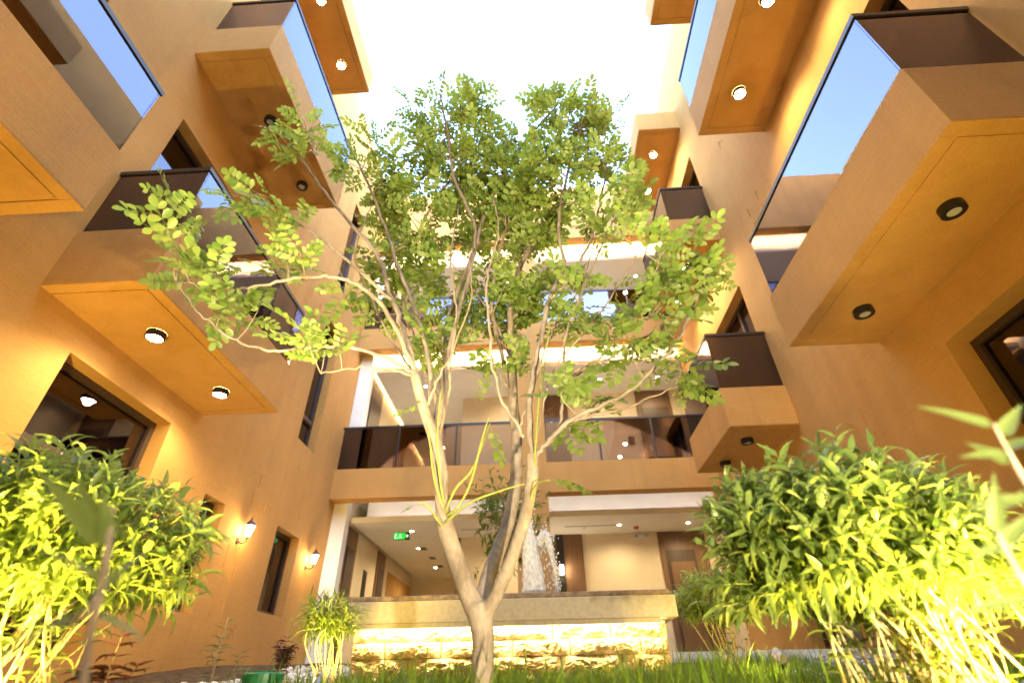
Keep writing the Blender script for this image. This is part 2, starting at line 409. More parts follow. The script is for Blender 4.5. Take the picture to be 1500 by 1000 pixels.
right = thing('building_wing', 'tall orange plaster wing whose lowest jutting balconies carry unlit black spotlights', 'building', (XR + 0.4, 3, -0.35))
openR = [(2.15, 3.87, 0.30, 2.48, 0.30), (6.9, 8.25, 0.35, 2.45, 0.26), (2.25, 4.02, 3.60, 5.88, 0.26), (2.25, 4.02, 7.55, 9.75, 0.26),
         (6.80, 8.50, 3.60, 5.76, 0.26), (6.88, 8.50, 7.55, 9.62, 0.26)]
trisR = [(5.64, 2.36), (5.30, 2.36), (5.60, 2.06), (5.24, 2.06), (5.74, 6.30), (5.38, 6.30), (5.72, 5.96), (5.36, 5.96), (5.75, 8.20)]
side_wall(XR, -1, -5, 10.0, openR, trisR).build('wall', M['plaster'], right)
for k, o in enumerate(openR):
    window(right, XR, -1, *o, transom={0: 1.72, 1: 1.72}.get(k), mull={2: 3.1, 3: 3.1, 4: 7.5, 5: 7.6}.get(k))
balcony(right, XR, -1, 1.96, 4.54, 2.95, [(3.24, 2.68), (3.23, 3.93)], False, out=0.95)
balcony(right, XR, -1, 1.96, 4.58, 6.90, [(3.10, 2.75), (3.13, 3.92)], True, out=1.0)
balcony(right, XR, -1, 6.55, 8.40, 2.97, [(3.15, 7.02), (3.10, 7.92)], False, out=0.96, hz=0.62)
balcony(right, XR, -1, 6.80, 8.98, 6.90, [(3.22, 7.49), (3.27, 8.56)], True, out=0.9, hz=0.62)
balcony(right, XR, -1, 6.83, 9.29, 10.65, [(3.22, 7.49), (3.26, 8.56)], True, glass=False, out=0.96)
balcony(right, XR, -1, 1.96, 4.60, 10.65, [(3.15, 2.75), (3.18, 3.92)], True, glass=False, out=1.08)

# ---------------------------------------------------------------- rear wing with open galleries
rear = thing('building_wing', 'rear wing of open galleries with smoked glass railings behind the fountain', 'building', (0, 10.1, 0.2))
mb = MB(); mb.box(XL + 0.002, XR - 0.002, 10.0, 10.3, 3.25, 3.88); mb.build('beam', M['plaster'], rear)
mb = MB(); mb.box(XL + 0.002, XR - 0.002, 10.0, 10.3, 6.95, 7.58); mb.build('beam', M['plaster'], rear)
mb = MB(); mb.box(XL + 0.002, XR - 0.002, 10.0, 10.3, 10.52, 12.72); mb.build('parapet', M['plaster'], rear)
for z0, z1 in ((-0.2, 3.249), (3.881, 6.949), (7.581, 10.519)):
    mb = MB(); mb.box(-0.40, 0.25, 10.004, 10.296, z0, z1); mb.build('column', M['plaster'], rear)
    mb = MB(); mb.box(XL + 0.002, XL + 0.30, 10.32, 10.56, max(z0, 0.2), z1 + 0.3); mb.build('pier', M['white'], rear)
for a, b in ((XL - 0.9, XL - 0.001), (XR + 0.001, XR + 0.9)):
    mb = MB(); mb.box(a, b, 10.002, 10.62, -0.9, 12.7); mb.build('side_return', M['plaster'], rear)
YB = 12.1; YE = 17.0; XP = -1.90; XW = XL + 0.20
for zf, zc, zn in ((0.30, 2.92, 3.5), (3.88, 6.62, 7.2), (7.58, 10.16, 10.8)):
    s = MB(); s.box(XL - 0.6, 4.4, 10.302, YE, zn, zn + 0.36); s.build('floor_slab', M['white'], rear)
    cl = MB(); cl.box(XW + 0.16, 4.2, 10.62, YE, zc, zc + 0.05); cl.box(XW + 0.16, 4.2, 10.58, 10.618, zc, zc + 0.115)
    cl.box(XW + 0.122, XW + 0.158, 10.58, YE, zc, zc + 0.115)
    co = cl.build('ceiling', M['ceiling'], rear)
    w = MB(); w.box(XW + 0.34, 4.2, 11.0, 11.05, zc + 0.051, zn - 0.001); w.box(XW + 0.30, XW + 0.339, 11.0, YE, zc + 0.051, zn - 0.001); w.build('bulkhead', M['white'], rear)
    w = MB()
    w.box(XP, 4.2, YB, YB + 0.15, zf, zn); w.box(XP, XP + 0.15, YB + 0.151, YE, zf, zn)
    w.box(XW - 0.2, XW, 10.56, YE + 0.3, zf, zn); w.box(XW, 4.2, YE + 0.001, YE + 0.2, zf, zn); w.box(4.0, 4.2, 10.31, YB - 0.001, zf, zn)
    w.build('gallery_wall', M['cream'], rear)
    # walnut panels, proud of the wall, with doors
    def panel(x0, x1, z0, z1): mb = MB(); mb.box(x0, x1, YB - 0.03, YB - 0.002, z0, z1); return mb.build('wall_panel', M['panel'], rear)
    def side_panel(y0, y1, z0, z1): mb = MB(); mb.box(XW + 0.002, XW + 0.03, y0, y1, z0, z1); return mb.build('wall_panel', M['panel'], rear)
    dz = zf + 2.22
    if zf < 1:
        panel(0.30, 1.02, zf, zc); panel(2.75, 2.86, zf, zc); panel(3.52, 3.80, zf, zc); panel(2.861, 3.519, dz, zc); panel(-1.898, -1.80, zf, zc)
        mb = MB(); mb.box(2.862, 3.518, YB - 0.028, YB - 0.004, zf, dz - 0.001)
        dk = mb.build('doorway', M['darkdoor'], rear)
        mb = MB(); mb.box(2.93, 3.46, YB - 0.045, YB - 0.029, zf, dz - 0.25); mb.build('door_leaf', M['panel'], dk)
        mb = MB(); mb.box(0.42, 0.58, YB - 0.05, YB - 0.031, zf, zc - 0.001); mb.build('black_strip', M['black'], rear)
        side_panel(10.6, 11.45, zf, zc); side_panel(13.1, 13.8, zf, zc)
        mb = MB(); mb.box(XW + 0.031, XW + 0.05, 10.85, 11.3, zf, dz); mb.build('door', M['darkdoor'], rear)
        mb = MB(); mb.box(XW + 0.031, XW + 0.05, 13.25, 13.7, zf, dz); mb.build('door', M['darkdoor'], rear)
        mb = MB(); mb.box(XW + 0.002, XW + 0.02, 12.2, 12.45, zf + 0.7, 2.3); mb.build('slot_window', M['black'], rear)
        mb = MB(); mb.box(XW + 0.002, XW + 0.03, 14.2, 16.8, zf, 2.62); mb.build('niche', M['plaster'], rear)
    else:
        panel(0.30, 0.95, zf, zc); panel(2.80, 3.72, zf, zc)
        mb = MB(); mb.box(2.90, 3.62, YB - 0.048, YB - 0.031, zf, dz); dd = mb.build('door', M['darkdoor'], rear)
        mb = MB(); mb.box(2.96, 2.99, YB - 0.09, YB - 0.0485, zf + 1.0, zf + 1.14); mb.build('handle', M['lens_off'], dd)
        mb = MB(); mb.box(2.45, 2.60, YB - 0.03, YB - 0.002, zf + 1.2, zf + 1.42); mb.build('wall_screen', M['black'], rear)
        side_panel(10.62, 11.7, zf, zc); side_panel(13.4, 14.4, zf, zc)
        mb = MB(); mb.box(XW + 0.031, XW + 0.05, 10.8, 11.55, zf, dz); mb.build('door', M['darkdoor'], rear)
        # light coves: strips that lie on the ceiling edge behind its lip
        l = MB(); l.box(XW + 0.36, 3.98, 10.66, 10.69, zc + 0.0505, zc + 0.075); l.box(XW + 0.18, XW + 0.21, 10.9, YE - 0.1, zc + 0.0505, zc + 0.075)
        l.build('cove_strip', M['led'], rear)
    lx = {0.3: (-3.1, 1.9), 3.88: (-2.9, 1.9), 7.58: (-2.9, 1.9)}[zf]
    e = 27 * (1.35 if zf < 1 else 1.0)
    for x in (-2.8, -0.6, 1.8, 3.3):
        mb = MB(); mb.lathe((x, 11.35, zc - 0.0005), [(0.055, 0), (0.055, -0.008), (0.042, -0.008)], 16); mb.mi = 1; mb.lathe((x, 11.35, zc - 0.0005), [(0.042, -0.006), (0.0005, -0.006)], 16)
        mb.build('ceiling_spot', [M['white'], M['lens_int']], co)
        lamp('ceiling_spot_lamp', 'SPOT', (x, 11.35, zc - 0.02), e, WARMW, rear, spot_size=rad(160), spot_blend=0.8, shadow_soft_size=0.05)
    for y in (13.0, 15.4):
        mb = MB(); mb.lathe((-3.0, y, zc - 0.0005), [(0.055, 0), (0.055, -0.008), (0.042, -0.008)], 16); mb.mi = 1; mb.lathe((-3.0, y, zc - 0.0005), [(0.042, -0.006), (0.0005, -0.006)], 16)
        mb.build('ceiling_spot', [M['white'], M['lens_int']], co)
        lamp('ceiling_spot_lamp', 'SPOT', (-3.0, y, zc - 0.02), e * 1.3, WARMW, rear, spot_size=rad(160), spot_blend=0.8, shadow_soft_size=0.05)
    if zf < 1:
        l = MB(); l.box(XW + 0.36, 3.98, 10.66, 10.69, zc + 0.0505, zc + 0.075); l.build('cove_strip', M['led_cool'], rear)
        mb = MB(); mb.box(0.6, 1.75, 11.36, 11.40, zc - 0.004, zc - 0.0005); mb.box(-1.7, -0.3, 11.36, 11.40, zc - 0.004, zc - 0.0005); mb.build('air_slot', M['black'], co)
        mb = MB(); mb.lathe((1.03, 11.55, zc - 0.0005), [(0.05, 0), (0.045, -0.03), (0.02, -0.045), (0.001, -0.045)], 14); mb.build('smoke_detector', M['white'], co, True)
        for k in range(3):
            mb = MB(); mb.box(-2.95 + 0.02 * k, -2.80 + 0.02 * k, 12.9 + 1.1 * k, 12.95 + 1.1 * k + 0.25, zc - 0.006, zc - 0.0005); mb.build('air_slot', M['black'], co)
    else:
        # glass railing: posts, panels, one handrail for each bay
        for bay in ((XL + 0.01, -0.41), (0.26, XR - 0.01)):
            r = MB(); r.box(bay[0], bay[1], 10.02, 10.075, zf + 0.94, zf + 0.985); ro = r.build('handrail', M['rail'], rear)
            n = 3; wd = (bay[1] - bay[0]) / n
            for k in range(n):
                g = MB(); g.box(bay[0] + wd * k + 0.022, bay[0] + wd * (k + 1) - 0.022, 10.04, 10.052, zf + 0.012, zf + 0.938); g.build('glass_panel', M['glass'], ro)
                if k: p = MB(); p.box(bay[0] + wd * k - 0.02, bay[0] + wd * k + 0.02, 10.03, 10.065, zf + 0.002, zf + 0.939); p.build('post', M['rail'], ro)

# ---------------------------------------------------------------- small fixtures
def sconce(y, z, label):
    t = thing('wall_lantern', label, 'lantern', (XL + 0.002, y, z), 'wall lanterns on the left wing')
    mb = MB(); mb.lathe((0, 0, 0), [(0.001, 0.012), (0.055, 0.012), (0.06, 0.0)], 14)
    mb.v = [(XL + 0.002 + p[2], y + p[0], z + p[1]) for p in mb.v]
    mb.tube(smooth_path([(XL + 0.01, y, z), (XL + 0.08, y, z - 0.045), (XL + 0.16, y, z - 0.02), (XL + 0.17, y, z + 0.05)], 5), [0.011] * 16, 8)
    mb.build('bracket', M['bronze'], t)
    c = (XL + 0.17, y, z + 0.05)
    mb = MB(); mb.lathe(c, [(0.012, -0.02), (0.045, 0.0), (0.05, 0.012), (0.03, 0.014)], 6); 
    mb.lathe(c, [(0.105, 0.205), (0.10, 0.22), (0.06, 0.275), (0.03, 0.30), (0.02, 0.325), (0.012, 0.34), (0.002, 0.38)], 6)
    for k in range(6):
        a = 2 * PI * k / 6; mb.tube([(c[0] + 0.048 * math.cos(a), y + 0.048 * math.sin(a), c[2] + 0.01), (c[0] + 0.098 * math.cos(a), y + 0.098 * math.sin(a), c[2] + 0.207)], [0.005, 0.005], 5)
    mb.build('cage', M['bronze'], t)
    mb = MB(); mb.lathe(c, [(0.04, 0.016), (0.088, 0.2), (0.001, 0.203)], 6); mb.build('lantern_glass', M['lantern'], t)
    for ch in t.children:
        for v in ch.data.vertices: v.co = (XL + 0.002 + (v.co.x - XL - 0.002) * 0.78, y + (v.co.y - y) * 0.78, z + (v.co.z - z) * 0.78)
    lamp('lantern_lamp', 'POINT', (XL + 0.15, y, z + 0.12), 30, WARM, t, shadow_soft_size=0.06)
sconce(7.15, 1.78, 'lit bronze wall lantern between the two slim dark ground windows')
sconce(9.55, 1.88, 'lit bronze wall lantern beside the white pier at the gallery corner')

ex = thing('exit_sign', 'lit green exit sign with running figure and arrow hanging from the gallery ceiling', 'sign', (-2.98, 11.2, 2.70))
mb = MB(); mb.box(-3.16, -2.80, 11.2, 11.225, 2.70, 2.86); mb.build('case', M['black'], ex)
mb = MB(); mb.box(-3.15, -2.90, 11.196, 11.199, 2.712, 2.848); mb.build('green_face', M['sign'], ex)
mb = MB()   # arrow and figure, flat marks on the face
mb.poly([(-2.885, 11.195, 2.755), (-2.855, 11.195, 2.755), (-2.855, 11.195, 2.735), (-2.82, 11.195, 2.78), (-2.855, 11.195, 2.825), (-2.855, 11.195, 2.805), (-2.885, 11.195, 2.805)])
mb.box(-3.03, -2.99, 11.1935, 11.195, 2.755, 2.80); mb.box(-3.02, -2.995, 11.1935, 11.195, 2.812, 2.835)
mb.box(-3.055, -3.032, 11.1935, 11.195, 2.725, 2.76); mb.box(-2.988, -2.965, 11.1935, 11.195, 2.735, 2.765); mb.box(-3.13, -3.09, 11.1935, 11.195, 2.72, 2.84)
mb.build('pictogram', M['signw'], ex)
mb = MB(); mb.cyl((-3.1, 11.21, 2.86), 0.006, 0.06, 6); mb.cyl((-2.86, 11.21, 2.86), 0.006, 0.06, 6); mb.build('hanger', M['white'], ex)

tl = thing('tube_lamp', 'lit upright white tube lamp on the black strip of the walnut panel', 'lamp', (0.5, 12.04, 2.05))
mb = MB(); mb.box(0.455, 0.545, 12.0, 12.048, 2.03, 2.06); mb.box(0.455, 0.545, 12.0, 12.048, 2.25, 2.27); mb.build('bracket', M['black'], tl)
mb = MB(); mb.cyl((0.5, 12.0, 2.06), 0.038, 0.19, 14); mb.build('tube', M['lens_int'], tl)
lamp('tube_lamp_light', 'POINT', (0.5, 11.92, 2.1), 3, WARMW, tl, shadow_soft_size=0.05)
al = MB(); al.lathe((2.2, 11.57, 2.9195), [(0.06, 0), (0.06, -0.03), (0.04, -0.05), (0.001, -0.055)], 14)
tag(al.build('fire_alarm', M['alarm'], None, True), 'small red fire alarm on the white gallery ceiling', 'alarm')
em = thing('emergency_light', 'small twin headed emergency light high on the cream gallery wall', 'lamp', (2.37, YB - 0.03, 2.80))
mb = MB(); mb.box(2.22, 2.52, YB - 0.05, YB - 0.003, 2.78, 2.86); mb.build('case', M['white'], em)
for x in (2.26, 2.48):
    mb = MB(); mb.cyl((x, YB - 0.12, 2.83), 0.035, 0.068, 12, 0.028, 'y'); mb.build('lamp_head', M['lens_off'], em)

# ---------------------------------------------------------------- fountain with rock-faced wall
fo = thing('fountain', 'raised stone fountain basin with thick pale coping over rough split blocks', 'fountain', (-0.27, 4.9, 0.05))
X0, X1, YF = -1.56, 1.01, 4.20
mb = MB(); mb.box(X0, X1, YF, 5.7, 0.415, 0.565)
cp = mb.build('coping', M['coping'], fo); b = cp.modifiers.new('bevel', 'BEVEL'); b.width = 0.008; b.segments = 2
mb = MB(); mb.box(X0 + 0.004, X1 - 0.03, YF + 0.012, 5.69, 0.566, 0.603)
ct = mb.build('coping_edge', M['copingtop'], fo); b = ct.modifiers.new('bevel', 'BEVEL'); b.width = 0.012; b.segments = 3
mb = MB(); mb.box(-1.38, 0.86, 4.46, 5.6, -0.2, 0.412); mb.build('basin_core', M['mortar'], fo)
def rock(name, x0, x1, y0, y1, z0, z1, par, nx=20, nz=9, seed=0):
    r = np.random.RandomState(seed)
    A = r.uniform(-1, 1, (5, 4))
    V = []; F = []
    for j in range(nz + 1):
        for i in range(nx + 1):
            u, w = i / nx, j / nz; edge = min(1, min(u, 1 - u) * 7) * min(1, min(w, 1 - w) * 4)
            x = x0 + (x1 - x0) * u; z = z0 + (z1 - z0) * w
            dsp = sum(a[0] * math.sin(a[1] * 38 * x * (k + 1) / 2 + a[2] * 46 * z * (k + 1) / 2 + a[3] * 9) / (1 + 0.6 * k) for k, a in enumerate(A))
            V.append((x, y0 - edge * (0.030 + 0.026 * dsp + r.uniform(-0.014, 0.014)), z))
    n = (nx + 1)
    for j in range(nz):
        for i in range(nx):
            a = j * n + i; F.append((a, a + 1, a + n + 1, a + n))
    mb = MB(); mb.v = V; mb.f = F; mb.m = [0] * len(F)
    mb.quad((x0, y1, z0), (x1, y1, z0), (x1, y0, z0), (x0, y0, z0)); mb.quad((x0, y1, z1), (x0, y0, z1), (x1, y0, z1), (x1, y1, z1))
    mb.quad((x0, y1, z0), (x0, y0, z0), (x0, y0, z1), (x0, y1, z1)); mb.quad((x1, y1, z0), (x1, y1, z1), (x1, y0, z1), (x1, y0, z0))
    return mb.build('stone', M['stone'], par)
seed = 0
for row in range(5):
    z1 = 0.41 - row * 0.108; z0 = z1 - 0.104; x = -1.45; first = True
    while x < 0.93:
        w = rnd.uniform(0.42, 0.66) if not (first and row % 2) else rnd.uniform(0.2, 0.34); first = False
        xe = min(x + w, 0.94)
        if 0.94 - xe < 0.18: xe = 0.94
        rock('stone', x + 0.004, xe - 0.004, 4.36, 4.50, z0, z1, fo, seed=seed); seed += 1; x = xe
for row in range(5):      # right flank
    z1 = 0.41 - row * 0.108
    for k in range(3):
        mb = MB(); mb.box(0.855, 0.94 - 0.01 * ((row + k) % 2), 4.505 + 0.36 * k, 4.86 + 0.36 * k, z1 - 0.104, z1); mb.build('stone', M['stone'], fo)
mb = MB(); mb.box(-1.40, 0.88, 4.245, 4.262, 0.4005, 0.4145); mb.build('led_strip', M['led_wall'], fo)
mb = MB(); mb.box(-1.40, 0.88, 4.222, 4.2415, 0.385, 0.4145); mb.build('light_baffle', M['coping'], fo)

def jet(name, pts, rr, label, seed):
    P = smooth_path(pts, 10); R = np.interp(np.linspace(0, 1, len(P)), np.linspace(0, 1, len(rr)), rr)
    r = np.random.RandomState(seed); mb = MB(); mb.tube(P, R, 22, True)
    mb.v = [tuple(np.array(v) + r.normal(0, 0.0035, 3)) for v in mb.v]
    for _ in range(300):
        i = r.randint(len(P)); c = P[i] + r.normal(0, 1, 3) * (R[i] * 0.75 + 0.018); q = r.uniform(0.003, 0.010)
        n = len(mb.v); mb.v += [tuple(c + np.array(k) * q) for k in ((1, 0, 0), (-1, 0, 0), (0, 1, 0), (0, -1, 0), (0, 0, 1.6), (0, 0, -1.6))]
        mb.f += [(n, n + 2, n + 4), (n + 2, n + 1, n + 4), (n + 1, n + 3, n + 4), (n + 3, n, n + 4), (n + 2, n, n + 5), (n + 1, n + 2, n + 5), (n + 3, n + 1, n + 5), (n, n + 3, n + 5)]; mb.m += [0] * 8
    return tag(mb.build(name, M['water'], None, True), label, 'water jet')
jet('water_jet', [(-0.05, 5.0, 0.55), (-0.06, 5.0, 0.85), (-0.09, 5.0, 1.2), (-0.12, 5.0, 1.52)], [0.125, 0.10, 0.06, 0.02], 'tall white column of fountain water rising behind the tree stems', 1)
jet('water_jet', [(0.0, 5.0, 1.12), (0.06, 4.97, 1.2), (0.10, 4.95, 1.13), (0.13, 4.93, 0.95), (0.15, 4.92, 0.74), (0.17, 4.92, 0.56)], [0.035, 0.045, 0.036, 0.018, 0.012, 0.016], 'thin curl of fountain water falling right of the tall column', 2)

# ---------------------------------------------------------------- leaves
def leaflet_pts(L, W, droop=0.0):
    # folded oval leaf lying along +X, five stations
    st = [(0, 0.0), (0.22, 0.62), (0.55, 1.0), (0.85, 0.72), (1.0, 0.0)]
    V = []; F = []
    for u, w in st:
        z = -droop * L * u * u
        V.append((u * L, 0, z))
        if 0 < u < 1: V += [(u * L, w * W / 2, z + 0.12 * W * w), (u * L, -w * W / 2, z + 0.12 * W * w)]
    # indices: 0 | 1 2 3 | 4 5 6 | 7 8 9 | 10
    F = [(0, 1, 2), (0, 3, 1), (10, 8, 7), (10, 7, 9)]
    for a in (1, 4):
        F += [(a, a + 3, a + 4), (a, a + 4, a + 1), (a, a + 5, a + 3), (a, a + 2, a + 5)]
    return np.array(V), np.array(F)
def compound_leaf(r, L, pairs):
    V = []; F = []; n = 0
    def put(v, f, M4):
        nonlocal n
        v = np.array([M4 @ Vector(p) for p in v]); V.append(v); F.append(f + n); n += len(v)
    for k in range(pairs):
        u = 0.22 + 0.72 * k / max(1, pairs - 1); s = (0.8 + 0.35 * math.sin(u * 2.6)) * r.uniform(0.88, 1.1)
        for sd in (1, -1):
            lv, lf = leaflet_pts(L * 0.27 * s, L * 0.165 * s, 0.12)
            a = sd * rad(r.uniform(56, 72))
            put(lv, lf, Matrix.Translation((u * L, 0.004 * sd, -0.18 * L * u * u)) @ Matrix.Rotation(a, 4, 'Z') @ Matrix.Rotation(rad(r.uniform(-28, 22)) * sd, 4, 'X') @ Matrix.Rotation(rad(r.uniform(-12, 14)), 4, 'Y'))
    lv, lf = leaflet_pts(L * 0.31, L * 0.2, 0.12); put(lv, lf, Matrix.Translation((L * 0.97, 0, -0.18 * L)) @ Matrix.Rotation(rad(12), 4, 'Y'))
    rv = []; q = 0.006 * L + 0.0006
    for k in range(5):
        u = k / 4 * 0.98; z = -0.18 * L * u * u; rv += [(u * L, q, z), (u * L, -q, z), (u * L, 0, z - 1.5 * q)]
    rf = []
    for k in range(4):
        for e in range(3):
            a, b = 3 * k + e, 3 * k + (e + 1) % 3; rf += [(a, b, b + 3), (a, b + 3, a + 3)]
    put(np.array(rv), np.array(rf), Matrix.Identity(4))
    return np.vstack(V), np.vstack(F)
def frame(d, up, roll=0.0):
    x = Vector(d).normalized(); z = (Vector(up) - x * Vector(up).dot(x))
    z = z.normalized() if z.length > 1e-4 else x.orthogonal().normalized()
    y = z.cross(x); m = Matrix((x, y, z)).transposed()
    return (m @ Matrix.Rotation(roll, 3, 'X')).to_4x4()
def scatter_leaves(root, templates, mats_list, mat, name='leaf', rest='foliage', keep=300):
    """the leaves nearest the eye become parts of their own, the others one joined part"""
    order = sorted(range(len(mats_list)), key=lambda i: mats_list[i][1].translation.length / mats_list[i][1].to_scale()[0])
    ms = [raw_mesh(name, v, f, mat, True) for v, f in templates]
    inv = world_mat(root).inverted()
    for i in order[:keep]:
        k, m = mats_list[i]; o = bpy.data.objects.new(name, ms[k]); C.objects.link(o); o.parent = root; o.matrix_parent_inverse = inv; o.matrix_basis = m
    VV = []; FF = []; n = 0
    for i in order[keep:]:
        k, m = mats_list[i]; a = np.array(m); v = templates[k][0] @ a[:3, :3].T + a[:3, 3]; VV.append(v); FF.append(templates[k][1] + n); n += len(v)
    if VV: kind(link(rest, raw_mesh(rest, np.vstack(VV), np.vstack(FF), mat, True), root), 'stuff')

# ---------------------------------------------------------------- the courtyard tree
tree = thing('multi_stem_tree', 'young multi stem tree with feathery light green leaves in front of the fountain', 'tree', (-0.23, 2.2, gz(-0.23, 2.2) - 0.02))
STEMS = [
    [(-0.225, 2.200, -0.141, 0.046), (-0.226, 2.200, 0.050, 0.043), (-0.225, 2.200, 0.148, 0.043), (-0.237, 2.200, 0.228, 0.049), (-0.252, 2.200, 0.276, 0.046)],
    [(-0.237, 2.200, 0.228, 0.045), (-0.277, 2.200, 0.294, 0.041), (-0.329, 2.180, 0.412, 0.039), (-0.379, 2.150, 0.541, 0.037), (-0.401, 2.120, 0.646, 0.032), (-0.413, 2.100, 0.790, 0.030), (-0.451, 2.080, 0.944, 0.030), (-0.503, 2.060, 1.075, 0.027), (-0.561, 2.040, 1.252, 0.025)],
    [(-0.232, 2.200, 0.228, 0.035), (-0.227, 2.300, 0.365, 0.033), (-0.187, 2.380, 0.503, 0.034), (-0.140, 2.450, 0.655, 0.033), (-0.103, 2.500, 0.854, 0.033), (-0.093, 2.550, 1.099, 0.032), (-0.109, 2.600, 1.379, 0.030), (-0.113, 2.600, 1.665, 0.028)],
    [(-0.226, 2.200, 0.228, 0.032), (-0.164, 2.150, 0.316, 0.027), (-0.107, 2.120, 0.434, 0.027), (-0.052, 2.100, 0.573, 0.027), (-0.015, 2.100, 0.745, 0.028), (-0.007, 2.100, 0.854, 0.027)],
    [(-0.395, 2.200, 0.526, 0.022), (-0.442, 2.280, 0.711, 0.022), (-0.479, 2.340, 0.951, 0.022), (-0.499, 2.400, 1.249, 0.022), (-0.507, 2.450, 1.542, 0.022)]]
